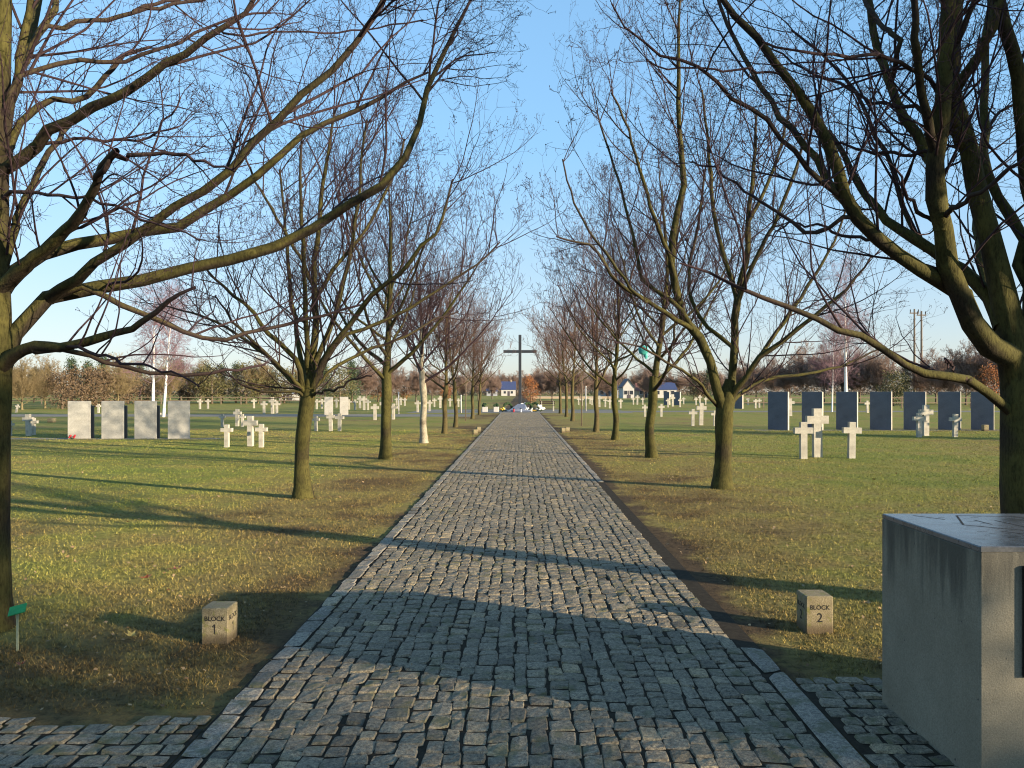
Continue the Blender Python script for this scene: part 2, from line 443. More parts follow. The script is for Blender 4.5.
def bare_tree(name, loc, trunk, limbs, seed, d=(3.2, 5.5, 9, 8), lv=4, sides=(14, 8, 5, 3, 3), rmin=.0024, lens=((.45, 1.9), (.25, .85), (.10, .36), (.03, .10)),
              mat=None, label='', cat='tree', group=None, trop=.05, buds=0, flare=1.38, wobk=1.0, up=.25):
    """trunk: (pts, radii); limbs: list of (pts, r0, r1) in world coordinates"""
    R = np.random.default_rng(seed); mat = mat or BARK; loc = np.array(loc, float)
    root = empty(name, loc); tag(root, label, cat, group)
    tp = resample(trunk[0], 22) - loc; tr = np.interp(np.linspace(0, 1, 23), np.linspace(0, 1, len(trunk[1])), trunk[1])
    h = tp[:, 2]; tr = tr * (1 + (flare - 1) * np.exp(-np.maximum(h, 0) / .20)) * (1 + R.normal(0, .018, 23))
    tp[0, 2] = -.06
    body = [(tp[None], tr[None], sides[0])]
    L = []; ax = [tp]; axr = [tr]
    for p, a, b in limbs:
        p = [np.array(q, float) for q in p]; q0 = p[0] - loc
        A = np.concatenate(ax); AR = np.concatenate(axr)
        dd = np.linalg.norm(A - q0, axis=1); i = int(np.argmin(dd))
        if dd[i] < .8:                                      # grows out of its parent's axis, swept along it
            on_trunk = i < len(tp)
            if dd[i] < AR[i]*.8: p[0] = p[0]*.5 + (A[i] + loc)*.5
            first = i < len(tp) or (i - len(tp)) % 17 == 0
            low = A[i if first else i - 1] if not on_trunk else A[i] - np.array([0, 0, min(.16, A[i, 2]*.3)])
            p = [low + loc] + p
            a = min(a, AR[i]*.9)
        q = resample(p, 16); sl_ = np.concatenate([[0], np.cumsum(np.linalg.norm(np.diff(q, axis=0), axis=1))])
        rr_ = (np.linspace(1, 0, 17) ** .85 * (a - b) + b)*(1 + .5*np.exp(-sl_/(a*2.6)))
        rr_[0] = min(rr_[0], AR[i]*.92); L.append((q - loc, rr_))
        ax.append(q - loc); axr.append(rr_)
    LP = np.stack([l[0] for l in L]); LR = np.stack([l[1] for l in L])
    LR = LR * (1 + R.normal(0, .04, LR.shape)); LP[:, 1:] += R.normal(0, .010, LP[:, 1:].shape)
    body.append((LP, LR, sides[1]))
    V, Fq, rad = tubes(body)
    if sides[0] >= 10:                                      # knots and ribs of the bark
        n = tr.size * sides[0]
        c = np.repeat(tp, sides[0], axis=0); dv = V[:n] - c
        ang = np.arctan2(dv[:, 1], dv[:, 0])
        V[:n] = c + dv * (1 + .05 * np.sin(ang * 3 + c[:, 2] * 1.3 + seed) + .03 * np.sin(ang * 7 + c[:, 2] * 4))[:, None]
    link('trunk', mesh_np(name + '_trunk', V, Fq, mat, {'rad': rad}), root)
    crown = []
    P, Rr = LP, LR
    for k in range(lv):
        P, Rr = spawn(P, Rr, d[k], (.12, .1, .08, .05)[k], ((28, 58), (28, 60), (30, 65), (30, 70))[k], lens[k][0], lens[k][1], (8, 6, 4, 2)[k], (wobk*np.array((.10, .12, .15, .2)))[k], trop * (1, .9, .6, .3)[k], R, rmin=rmin, up=up)
        low = (P[:, 0, 2] < 2.7) & (P[:, -1, 2] - P[:, 0, 2] < -.05*np.linalg.norm(P[:, -1] - P[:, 0], axis=1))
        P, Rr = P[~low], Rr[~low]                           # low shoots that hang were pruned away
        crown.append((P, Rr, sides[2 + min(k, 2)]))
    V, Fq, rad = tubes(crown)
    if buds:                                                # swollen buds and dry seed clusters at the twig tips
        tips = np.concatenate([c[0][:, -1] for c in crown[-2:]]); tips = tips[R.random(len(tips)) < .7]
        o = np.array([[1,0,0],[-1,0,0],[0,1,0],[0,-1,0],[0,0,1.6],[0,0,-1.6]]) * buds
        bv = (tips[:, None, :] + o[None] * R.uniform(.6, 1.5, (len(tips), 1, 1))).reshape(-1, 3)
        fi = np.array([[0,2,4],[2,1,4],[1,3,4],[3,0,4],[2,0,5],[1,2,5],[3,1,5],[0,3,5]])
        Fq = Fq + [(np.arange(len(tips))[:, None, None] * 6 + fi[None] + len(V)).reshape(-1, 3)]
        rad = np.concatenate([rad, np.full(len(bv), .001)]); V = np.concatenate([V, bv])
    link('crown', mesh_np(name + '_crown', V, Fq, mat, {'rad': rad}), root)
    return root

def auto_limbs(loc, hf, H, spread, r, R, n=8):
    """leader plus ascending limbs of a young avenue maple"""
    loc = np.array(loc, float); lean = R.normal(0, .10, 2)
    top = loc + [lean[0]*2, lean[1]*2, H]; fork = loc + [lean[0]*.3, lean[1]*.3, hf]
    mid = (top + fork)/2 + np.append(R.normal(0, .16, 2), 0)
    out = [([fork - [0,0,.25], fork, mid, top], r*.72, .012)]
    a0 = R.uniform(0, 6.28)
    for i in range(n):
        a = a0 + i*2.4 + R.normal(0, .25); u = i/(n-1)
        s = fork + (mid - fork) * (u*.85) - [0, 0, .10*(1-u)]
        e = math.radians(R.uniform(28, 42) + 20*u); ln = spread*R.uniform(.85, 1.25)*(1.12 - .35*u)
        dv = np.array([math.cos(a)*math.cos(e), math.sin(a)*math.cos(e), math.sin(e)])
        p1 = s + dv*ln*.35; p2 = s + dv*ln*.72 + [0,0,ln*.10]; p3 = s + dv*ln + [0,0,ln*.30]
        out.append(([s, p1 + R.normal(0,.05,3), p2 + R.normal(0,.07,3), p3], r*(.40 - .13*u)*R.uniform(.8, 1.15), .008))
    return fork, out

def traced(pts, Y0, Y1, w0, w1):
    """a limb whose joints were read off the photograph, given its own depth run Y0..Y1; widths in pixels"""
    n = len(pts); P = [at(p[0], p[1], Y0 + (Y1 - Y0)*(i/(n-1))**.9) for i, p in enumerate(pts)]
    return (P, w0/2*Y0/F, max(w1/2*Y1/F, .003))

# ---- near left tree
Y = 5.35
X0 = (-12 - VX)*Y/F
left_limbs = [
    traced([(2,362),(35,312),(62,290),(85,288),(130,283),(170,274),(232,256),(290,240),(322,219),(381,184),(403,159),(416,131),(422,103),(437,69),(456,28),(472,-6)], Y, 6.6, 17, 2.5),
    traced([(78,278),(83,270),(113,254),(167,213),(200,191),(233,167),(260,138),(283,110),(334,67),(366,28),(386,-2),(400,-60)], 5.25, 4.7, 11, 4),
    traced([(4,292),(20,266),(35,256),(60,248),(100,240),(133,233),(173,227),(210,206),(250,183),(300,137),(333,118),(380,96),(430,70)], Y, 6.3, 15, 2),
    traced([(-4,292),(30,264),(60,235),(83,210),(92,190),(102,168),(117,150)], Y, 4.5, 15, 6),
    traced([(100,172),(112,160),(135,158),(165,155),(180,152),(205,162),(236,172)], 4.6, 4.4, 6, 2),
    traced([(4,372),(14,354),(36,350),(60,349),(85,342),(110,333),(140,325),(165,305),(192,284)], Y, 4.9, 13, 3),
    traced([(56,350),(80,352),(110,363),(150,372),(200,373),(240,368),(265,362)], 5.2, 5.9, 6, 2),
    traced([(70,344),(100,356),(130,363),(160,368),(200,385)], 5.1, 4.7, 4, 1.4),
    traced([(84,290),(110,302),(140,314),(170,326),(205,338),(235,337),(265,329),(310,318),(360,306)], 5.4, 6.6, 7, 2),
    traced([(0,175),(22,158),(45,135),(70,116),(95,104),(130,88),(165,66),(200,42),(233,22),(262,-8)], Y, 4.9, 13, 4),
    traced([(5,168),(14,130),(30,110),(50,101),(80,99),(100,80),(125,60),(150,45)], Y, 5.9, 9, 3),
    traced([(12,90),(28,70),(52,66),(75,58),(100,62),(125,60),(160,48),(190,36),(222,22),(270,10)], 5.3, 5.9, 6, 2),
    traced([(2,160),(10,110),(18,75),(25,35),(31,0),(34,-70),(50,-200)], Y, 5.6, 14, 6),
    traced([(8,110),(26,58),(42,30),(55,5),(66,-20),(110,-110)], Y, 6.3, 17, 7),
    traced([(44,28),(75,23),(110,17),(150,8),(185,2),(240,-12)], 5.7, 6.5, 8, 3),
    traced([(6,256),(18,215),(32,185),(46,158),(62,132),(80,112)], Y, 5.9, 9, 4),
    traced([(30,146),(60,141),(100,140),(145,140),(165,120),(180,98)], 5.3, 5.7, 4, 1.6),
    traced([(10,192),(40,194),(75,197),(110,205),(150,222),(200,238)], 5.3, 4.9, 4, 1.6),
    traced([(-4,190),(-90,120),(-180,60),(-230,-30)], Y, 5.0, 15, 5),
    traced([(-6,260),(-110,220),(-220,170),(-300,110)], Y, 4.6, 14, 4),
    traced([(-4,150),(-20,60),(-50,-60),(-60,-220)], Y, 5.1, 16, 5),
    traced([(-4,300),(-60,262),(-110,210),(-150,160)], Y, 7.0, 12, 4),
    traced([(0,130),(30,40),(40,-60),(20,-220)], Y, 6.9, 12, 4),
    traced([(150,6),(215,-10),(300,-40)], 6.2, 6.8, 5, 2),
    traced([(232,35),(280,31),(330,32),(372,27),(420,20)], 5.6, 6.2, 3, 1.5),
]
trunk = ([at(-14, 640, Y), at(-12, 540, Y), at(-8, 450, Y), at(-5, 370, Y), at(-5, 290, Y), at(-4, 200, Y), at(-1, 120, Y), at(2, 20, Y), at(4, -90, Y), at(0, -260, Y)], [.135, .12, .105, .10, .085, .07, .06, .05, .035, .012])
bare_tree('avenue_tree', (X0, Y, 0), trunk, left_limbs, 11, lens=((.4, 1.3), (.22, .7), (.08, .28), (.025, .07)), d=(2.5, 4.2, 7.5, 8), rmin=.0019, buds=.0027,
          label='big bare tree with green trunk cut off by the left edge of the picture', group='bare trees lining the cobbled path')

# ---- near right tree
Y = 5.75
right_limbs = [
    traced([(1012,362),(1000,352),(986,343),(963,306),(950,275),(943,237),(937,205),(933,175),(937,150),(941,104),(944,40),(945,-30),(940,-150)], Y, 5.0, 24, 8),
    traced([(938,190),(932,160),(906,122),(890,86),(880,52),(869,0),(862,-60)], 5.35, 5.9, 12, 5),
    traced([(934,165),(929,130),(922,90),(916,52),(916,0),(918,-80)], 5.3, 4.7, 11, 5),
    traced([(952,285),(935,282),(917,266),(874,234),(852,209),(838,180),(828,143),(812,112),(786,78),(761,44),(738,20),(720,-4),(700,-40)], 5.6, 5.0, 17, 4),
    traced([(856,214),(838,192),(812,156),(790,125),(776,112),(760,86),(743,57),(728,25),(716,-6)], 5.45, 6.2, 9, 3),
    traced([(850,205),(820,178),(800,159),(765,122),(735,98),(718,84),(696,68),(670,58),(652,49),(626,29),(610,5)], 5.4, 4.6, 6, 1.5),
    traced([(1004,320),(995,306),(975,282),(955,264),(930,250),(906,237),(890,222),(877,209),(865,194),(857,180),(840,150),(828,130)], Y, 6.6, 15, 4),
    traced([(925,247),(905,215),(890,160),(875,133),(862,102),(846,81),(820,52),(790,30)], 6.2, 6.8, 6, 2),
    traced([(1010,412),(996,402),(985,392),(972,380),(952,375),(923,373),(910,366),(893,354),(874,343),(855,335),(837,329),(800,312),(775,302),(740,290),(705,275),(680,264)], Y, 4.9, 11, 2),
    traced([(958,376),(952,366),(946,359),(948,368)], 5.5, 5.5, 4, 2),
    traced([(1030,330),(1034,240),(1026,150),(1021,90),(1010,42),(1000,5),(990,-60)], Y, 5.2, 20, 10),
    traced([(946,214),(953,209),(970,198),(995,180),(1020,161),(1050,140)], 5.3, 4.5, 6, 3),
    traced([(1018,262),(1020,237),(1006,209),(992,186),(984,160),(980,146),(984,110),(985,60),(990,0),(1000,-80)], Y, 6.3, 11, 5),
    traced([(950,108),(960,88),(970,66),(987,34),(1002,0),(1030,-50)], 5.6, 5.2, 12, 7),
    traced([(947,130),(948,100),(950,60),(961,30),(975,0),(985,-40)], 5.5, 5.0, 8, 5),
    traced([(940,230),(925,215),(912,205),(905,190),(898,170)], 5.5, 5.2, 6, 2),
    traced([(982,142),(988,128),(1003,112),(1020,102),(1040,90)], 6.0, 6.5, 4, 2),
    traced([(930,152),(905,155),(880,152),(850,148),(820,138),(795,133)], 5.3, 5.7, 4, 1.5),
    traced([(920,110),(890,108),(870,100),(850,90),(830,80),(800,66),(770,48)], 5.3, 6.0, 5, 1.5),
    traced([(936,85),(915,72),(895,62),(870,58),(830,54),(795,50),(760,42)], 5.2, 4.5, 5, 2),
    traced([(900,46),(885,28),(872,14),(862,-5),(850,-30)], 5.4, 6.0, 6, 3),
    traced([(845,216),(820,232),(800,228),(780,213),(750,195),(720,170),(690,162)], 5.4, 5.9, 5, 1.5),
    traced([(880,240),(850,238),(815,226),(790,224),(770,236)], 5.5, 6.2, 4, 1.5),
    traced([(1030,380),(1090,330),(1150,270),(1190,200)], Y, 6.3, 15, 4),
    traced([(1028,330),(1080,250),(1120,150),(1140,60)], Y, 5.0, 15, 4),
    traced([(955,60),(958,-20),(965,-140),(960,-260)], 5.8, 5.9, 12, 4),
    traced([(1018,350),(1000,330),(985,290),(975,220),(978,160)], Y, 7.4, 10, 3),
    traced([(790,80),(760,72),(730,70),(700,66),(670,70),(645,62)], 5.2, 4.7, 3, 1.4),
]
trunk = ([at(1030, 612, Y), at(1028, 540, Y), at(1024, 470, Y), at(1020, 400, Y), at(1014, 350, Y), at(1002, 290, Y), at(990, 240, Y), at(976, 190, Y), at(968, 145, Y), at(957, 108, Y), at(951, 80, Y), at(954, 20, Y), at(955, -60, Y)], [.165, .155, .150, .148, .125, .10, .085, .075, .065, .055, .05, .045, .035])
bare_tree('avenue_tree', (at(1030, 600, Y)[0], Y, 0), trunk, right_limbs, 12, lens=((.4, 1.3), (.22, .7), (.08, .28), (.025, .07)), d=(2.0, 3.8, 7.2, 8), rmin=.0019, buds=.0027,
          label='big bare tree behind the square concrete plinth, dark trunk at the right edge', group='bare trees lining the cobbled path')

# ---- second pair, main limbs read off the photograph
Y = 12.0
sl = [traced([(306,404),(310,385),(312,367),(316,320),(314,274),(319,242),(322,195),(328,150),(335,110)], Y, 12.2, 13, 2),
      traced([(310,398),(322,362),(334,345),(353,320),(375,292),(400,274),(419,249),(440,225),(452,180)], Y, 11.0, 11, 2),
      traced([(312,392),(337,342),(360,330),(387,320),(419,302),(450,282),(480,262),(500,242)], Y, 12.8, 8, 1.5),
      traced([(304,396),(300,380),(294,358),(272,336),(247,305),(219,283),(195,258)], Y, 11.2, 10, 1.5),
      traced([(304,400),(290,380),(272,361),(231,330),(190,312),(160,305)], Y, 12.9, 7, 1.5),
      traced([(307,390),(302,360),(297,336),(290,285),(285,225),(280,170)], Y, 13.2, 9, 2),
      traced([(310,400),(322,392),(337,389),(353,380),(372,376)], Y, 11.4, 5, 1.5),
      traced([(306,396),(285,372),(262,350),(232,320),(215,295)], Y, 10.6, 8, 1.5),
      traced([(312,372),(330,330),(345,280),(356,220),(362,160),(366,120)], Y, 12.6, 9, 2),
      traced([(308,380),(306,330),(304,270),(300,200),(302,140)], Y, 11.2, 9, 2),
      traced([(314,300),(340,262),(368,225),(392,178),(405,140)], 12.1, 12.9, 7, 2),
      traced([(310,396),(330,372),(362,352),(398,340),(430,322),(458,312)], Y, 13.2, 7, 1.5),
      traced([(306,402),(298,392),(270,392),(245,386),(225,372)], Y, 11.6, 5, 1.2),
      traced([(314,290),(296,250),(275,215),(255,180),(242,150)], 12.1, 11.6, 7, 1.8)]
bare_tree('avenue_tree', (*ground(303, 498)[:2], 0), ([at(303, 498, Y), at(302, 470, Y), at(303, 440, Y), at(306, 412, Y), at(309, 392, Y), at(312, 370, Y)], [.130, .112, .106, .114, .11, .08]), [(p, a*.66, b) for p, a, b in sl], 21,
          d=(2.9, 3.5, 3.9, 2.5), rmin=.0024, buds=.0045, lens=((.5, 1.6), (.3, .85), (.12, .36), (.04, .12)), sides=(14, 7, 4, 3, 3), wobk=.65, trop=.075, up=.6,
          label='bare tree with sunlit green trunk, second from the camera left of the path', group='bare trees lining the cobbled path')
Y = 13.2
sr = [traced([(720,402),(718,394),(709,358),(695,332),(681,311),(671,264),(677,217),(684,180),(681,156),(678,104),(679,50),(680,-4)], Y, 13.0, 15, 2),
      traced([(728,404),(731,394),(734,349),(737,299),(746,258),(749,211),(754,160),(756,110)], Y, 13.6, 13, 2),
      traced([(730,400),(740,386),(759,358),(790,336),(820,311),(850,285),(872,255)], Y, 12.4, 10, 1.5),
      traced([(732,404),(743,392),(765,380),(806,374),(845,365),(880,348)], Y, 14.2, 7, 1.5),
      traced([(692,328),(677,320),(643,299),(615,280),(596,249),(575,242),(556,236)], 13.1, 12.2, 8, 1.5),
      traced([(680,308),(660,292),(643,280),(634,242),(618,180),(606,140),(596,110)], 13.0, 13.8, 7, 1.5),
      traced([(716,404),(709,396),(696,380),(665,361),(640,346),(615,342)], Y, 12.0, 6, 1.2),
      traced([(672,262),(655,220),(640,170),(625,120),(612,92)], 13.0, 12.4, 7, 1.8),
      traced([(736,310),(755,260),(778,215),(796,165),(808,130)], 13.2, 12.6, 8, 2),
      traced([(738,300),(722,250),(712,200),(708,140),(702,90)], 13.3, 14.2, 8, 2),
      traced([(748,374),(778,330),(806,290),(832,245),(848,205)], 13.0, 13.6, 7, 1.8),
      traced([(734,350),(700,318),(688,280),(698,225),(704,170)], 13.2, 14.4, 7, 1.8),
      traced([(748,225),(770,180),(785,130),(792,90)], 13.4, 13.9, 6, 2),
      traced([(640,298),(612,262),(586,225),(570,190),(562,160)], 12.5, 12.9, 5, 1.5)]
bare_tree('avenue_tree', (*ground(722, 488)[:2], 0), ([at(722, 488, Y), at(723, 460, Y), at(724, 430, Y), at(725, 408, Y), at(727, 396, Y), at(731, 380, Y)], [.155, .138, .136, .150, .145, .09]), [(p, a*.70, b) for p, a, b in sr], 22,
          d=(2.9, 3.5, 3.9, 2.5), rmin=.0024, buds=.0045, lens=((.5, 1.6), (.3, .85), (.12, .36), (.04, .12)), sides=(14, 7, 4, 3, 3), wobk=.65, trop=.075, up=.6,
          label='bare tree with three mossy limbs, second from the camera right of the path', group='bare trees lining the cobbled path')

# ---- the rest of the avenue
ordn = ['third', 'fourth', 'fifth', 'sixth', 'seventh', 'eighth', 'ninth']
def avenue(side, spots):
    for i, (px, py, H, r, sp) in enumerate(spots):
        x, y = ground(px, py); R = np.random.default_rng(100 + i + (50 if side == 'right' else 0))
        fork, lim = auto_limbs((x, y, 0), R.uniform(1.75, 2.05), H, sp, r, R, 12)
        rm = min(.0027 + .00011*y, .0085)
        far = y > 33
        bare_tree('avenue_tree', (x, y, 0), ([(x, y, 0), (x + R.normal(0, .03), y, .7), (x + R.normal(0, .03), y, 1.3), fork, fork + [0, 0, .3]], [r*1.08, r*.95, r*.9, r*.95, r*.7]), lim, 300 + i + (50 if side == 'right' else 0),
                  d=((2.4, 3.0, 3.6, 2.2) if not far else (2.3, 2.8, 3.3, 3)), lv=(4 if y < 22 else 3), rmin=rm, sides=((12, 6, 4, 3, 3) if not far else (8, 5, 3, 3, 3)),
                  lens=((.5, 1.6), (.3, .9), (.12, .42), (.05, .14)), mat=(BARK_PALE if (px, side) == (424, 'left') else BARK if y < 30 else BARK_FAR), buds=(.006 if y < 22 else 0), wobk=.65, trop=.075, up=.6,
                  label='bare tree %s, %s from the camera %s of the path' % (LOOK[side][i], ordn[i], side), group='bare trees lining the cobbled path')
LOOK = {'left': ['with brown trunk forking low', 'with half white sunlit trunk', 'with thin dark trunk', 'with slim grey trunk', 'with slim trunk and reddish crown', 'with small reddish crown'],
        'right': ['with teal plastic scrap', 'with slender upright trunk', 'with slim olive trunk', 'with thin trunk and brownish crown', 'with dense brownish crown', 'with small brownish crown']}
avenue('left', [(386, 459, 6.9, .135, 2.7), (424, 443, 6.6, .115, 2.5), (444.5, 433.5, 6.6, .10, 2.4), (455.5, 427.3, 6.3, .095, 2.3), (472.5, 418.8, 6.2, .10, 2.3), (479.5, 414.8, 6.0, .10, 2.2)])
avenue('right', [(652, 457.5, 7.4, .125, 2.7), (615, 440, 7.2, .105, 2.6), (596, 431.7, 7.0, .105, 2.5), (572.5, 421, 6.9, .10, 2.5), (566.5, 416.8, 6.9, .10, 2.5), (560.5, 413.5, 6.9, .11, 2.4)])

def sapling(px, py, h, label):
    x, y = ground(px, py); o = empty('sapling', (x, y, 0)); tag(o, label, 'sapling')
    MB().tube([(0,0,0), (.02,0,h*.5), (.0,.01,h)], [.035, .028, .012], 6).build('trunk', POSTW, o, smooth_sh=True)
    m = MB(); R = random.Random(int(px))
    for k in range(14):
        z = h*R.uniform(.5, 1); a = R.uniform(0, 6.28); l = R.uniform(.3, .8)
        m.tube([(0,0,z), (math.cos(a)*l*.6, math.sin(a)*l*.6, z+l*.5), (math.cos(a)*l, math.sin(a)*l, z+l)], [.012, .009, .005], 3)
    m.build('crown', POSTW, o)
sapling(465.5, 421, 3.2, 'thin leafless sapling between the slim trees left of the path')
sapling(581.5, 426, 3.4, 'thin leafless sapling between the slim trees right of the path')

# ------------------------------------------------------------------ far trees
def leaf_cloud(n, shape, size, R, clump=90):
    """n small faces gathered in clumps through the volume given by shape(u)"""
    cs = shape(R, clump); r = R.integers(0, clump, n)
    c = cs[r] + R.normal(0, 1, (n, 3)) * size * 3.2
    a = R.normal(0, 1, (n, 3)); b = nrm(np.cross(a, R.normal(0, 1, (n, 3)))); a = nrm(a)
    s = size * R.uniform(.5, 1.3, (n, 1))
    V = np.stack([c + a*s, c - a*s*.6 + b*s*.7, c - a*s*.6 - b*s*.7], 1).reshape(-1, 3)
    return V, np.arange(3*n).reshape(-1, 3), np.repeat(np.clip(R.random(clump)[r]*.65 + R.random(n)*.35, 0, 1), 3)

def leafy_tree(name, h, w, mat, seed, n=2600, size=.11, cone=False, base=.12, clump=80):
    R = np.random.default_rng(seed)
    def shape(R, k):
        t = R.random(k)**(.75 if cone else .9)
        rr = w * ((1.02 - t)*.95 + .06 if cone else np.sqrt(np.clip(1 - (2*t - 1)**2*.85, 0, 1))) * np.sqrt(R.random(k)) * R.uniform(.75, 1.15, k)
        a = R.uniform(0, 6.283, k)
        return np.stack([rr*np.cos(a), rr*np.sin(a), h*(base + (1 - base)*t)], 1)
    V, Fc, rnd = leaf_cloud(n, shape, size, R, clump)
    o = empty(name, (0, 0, 0))
    m = MB().tube([(0,0,-.05), (.05,0,h*.4), (0,.04,h*.85)], [.16, .11, .03], 7)
    for k in range(7):
        a = k*2.4; z = h*R.uniform(.2, .65); l = w*R.uniform(.5, .9)
        m.tube([(0,0,z), (math.cos(a)*l*.6, math.sin(a)*l*.6, z+l*.35), (math.cos(a)*l, math.sin(a)*l, z+l*.7)], [.05, .035, .012], 4)
    m.build('trunk', POSTW, o, smooth_sh=True)
    link('crown', mesh_np(name + '_crown', V, [Fc], mat, {'rnd': rnd}, False), o)
    return o

def bushy_bare(name, H, seed, mat, rm, n=10, sp=2.6, hf=.9):
    R = np.random.default_rng(seed)
    fork, lim = auto_limbs((0, 0, 0), hf, H, sp, .13, R, n)
    return bare_tree(name, (0, 0, 0), ([(0,0,0), (0,.02,.3), fork*.6, fork, fork + [0,0,.3]], [.15, .13, .13, .12, .09]), lim, seed, d=(4.2, 5.6, 6, 0), lv=3, rmin=rm, sides=(7, 4, 3, 3, 3), mat=mat,
                     lens=((.6, 1.8), (.35, 1.0), (.16, .5), (.1, .2)), trop=.06)

far_protos = {
    'olive': [bushy_bare('bushy_tree', 6.2, 501, BARK_BUSH, .017), bushy_bare('bushy_tree', 5.4, 502, BARK_BUSH, .017, 11, 2.4, .7)],
    'purple': [bushy_bare('bare_tree', 7.5, 511, BARK_PURPLE, .020, 10, 3.0, 1.4), bushy_bare('bare_tree', 6.6, 512, BARK_PURPLE, .020, 11, 2.8, 1.2)],
    'pine': [leafy_tree('pine_tree', 6.5, 1.7, PINE, 521, cone=True, n=3200, clump=110), leafy_tree('pine_tree', 5.6, 1.6, PINE, 522, cone=True, n=3000, clump=100)],
    'brown': [leafy_tree('brown_leaved_tree', 4.4, 1.9, BEECH, 531, clump=70), leafy_tree('brown_leaved_tree', 3.8, 2.0, BEECH, 532, clump=60)],
    'russet': [leafy_tree('russet_tree', 5.5, 2.0, RUSSET, 541, clump=60)],
    'ol_leaf': [leafy_tree('olive_shrub', 4.2, 2.1, OLIVE, 551, clump=70)],
}
far_label = {
    'olive': ('far bushy olive brown leafless tree in the treeline', 'bushy trees of the treeline'),
    'purple': ('far tall leafless tree with purplish twigs in the treeline', 'purplish bare trees of the treeline'),
    'pine': ('far dark green pine standing in the treeline', 'pines of the treeline'),
    'brown': ('far low tree still holding brown leaves in the treeline', 'brown-leaved trees of the treeline'),
    'russet': ('far tree with orange russet leaves, just right of the tall cross', 'russet trees of the treeline'),
    'ol_leaf': ('far dense olive green shrub in the treeline', 'olive shrubs of the treeline'),
}
used = set()
def far_tree(kind, px, Yd, sc=1.0, label=None):
    R = random.Random(int(px*7 + Yd)); pr = far_protos[kind]; k = R.randrange(len(pr)); o = pr[k]
    x = (px - VX)*Yd/F; s = sc*R.uniform(.92, 1.1); rz = R.uniform(0, 6.28)
    lab, grp = far_label[kind]
    if (kind, k) not in used:
        used.add((kind, k)); o.location = (x, Yd, 0); o.rotation_euler = (0, 0, rz); o.scale = (s,)*3
    else: o = dup(o, (x, Yd, 0), rz, s)
    o['label'] = label or lab; o['category'] = 'shrub' if kind == 'ol_leaf' else 'tree'; o['group'] = grp
    return o
TL = [('olive', 22, 72, .75), ('olive', 45, 78, .8), ('brown', 62, 74, .85), ('brown', 82, 80, 1.0), ('brown', 96, 84, .95), ('pine', 88, 118, 1.0), ('pine', 104, 112, .95), ('brown', 128, 104, 1.1), ('olive', 8, 90, .8), ('brown', 118, 100, .9), ('pine', 72, 120, .95),
      ('pine', 34, 122, .8), ('pine', 140, 118, .95), ('brown', 148, 112, .95), ('olive', 170, 106, .9), ('pine', 180, 118, .9), ('brown', 188, 112, .9), ('pine', 206, 118, .9), ('olive', 118, 92, .85), ('olive', 200, 110, .9), ('ol_leaf', 212, 108, 1.1), ('pine', 222, 116, .9), ('pine', 236, 114, .9), ('ol_leaf', 246, 110, 1.2), ('olive', 258, 112, .9), ('pine', 272, 118, .85), ('ol_leaf', 284, 112, 1.1), ('pine', 325, 116, .95), ('ol_leaf', 340, 110, 1.1), ('olive', 300, 116, .8),
      ('pine', 352, 116, 1.0), ('purple', 366, 120, .8), ('russet', 378, 128, .75), ('purple', 392, 126, .8), ('russet', 404, 132, .75), ('purple', 416, 130, .8), ('purple', 432, 135, .75), ('russet', 446, 138, .6), ('purple', 462, 140, .7), ('purple', 478, 150, .7), ('purple', 492, 180, .8), ('russet', 531, 105, .62),
      ('purple', 540, 140, .75), ('purple', 552, 132, .8), ('purple', 566, 136, .8), ('purple', 580, 130, .75), ('purple', 594, 150, .85), ('purple', 608, 160, .8), ('purple', 644, 170, .9), ('purple', 652, 150, .8), ('brown', 700, 150, 1.2), ('pine', 694, 170, .9), ('pine', 708, 165, .95), ('purple', 716, 150, .8), ('purple', 738, 140, .8), ('purple', 756, 136, .85),
      ('purple', 772, 128, .9), ('purple', 790, 122, .9), ('purple', 806, 118, .95), ('purple', 824, 112, .9), ('purple', 842, 110, .9), ('purple', 860, 112, .95), ('purple', 876, 108, .95), ('ol_leaf', 893, 90, .9), ('pine', 905, 118, .9), ('purple', 922, 116, .85), ('purple', 936, 110, .9), ('purple', 952, 104, .9), ('purple', 966, 98, .9), ('purple', 980, 96, .9), ('russet', 995, 86, .75), ('purple', 1012, 90, .9), ('purple', 1034, 92, .9), ('purple', 1060, 96, .9), *[('purple', q, 352 + (q*7) % 40, 1.25 + .02*((q*13) % 9)) for q in (484, 493, 501, 509, 516, 524, 537, 548, 600, 612, 622, 634, 648, 658, 669, 680, 690, 702)], ('olive', -20, 90, .9), ('olive', -45, 96, .9), ('pine', 10, 124, .9)]
for kind, px, Yd, sc in TL:
    if kind == 'russet':
        lab = {378: 'far tree with faded russet leaves left of the third trunk', 404: 'far tree with faded russet leaves behind the third and fourth trunks', 446: 'far small russet tree glimpsed behind the slim left avenue trunks', 531: None, 995: 'far russet tree beside the dark trunk at the right edge'}[px]
        far_tree(kind, px, Yd, sc, lab)
    else: far_tree(kind, px, Yd, sc)

# a wood beyond the fields: nobody could count it
R = np.random.default_rng(77)
def woodshape(R, k):
    a = R.uniform(-.95, .95, k); dist = R.uniform(345, 480, k)
    return np.stack([np.tan(a)*dist*.9, dist, R.random(k)**1.2*(4.2 + 3.6*R.random(k) + .004*dist + 1.2*np.sin(a*23) + .8*np.sin(a*57))], 1)
V, Fc, rnd = leaf_cloud(130000, woodshape, .42, R, 7500)
tag(link('far_wood', mesh_np('far_wood', V, [Fc], WOODM, {'rnd': rnd}, False)), 'low brown leafless wood along the whole horizon', 'wood', kind='stuff')

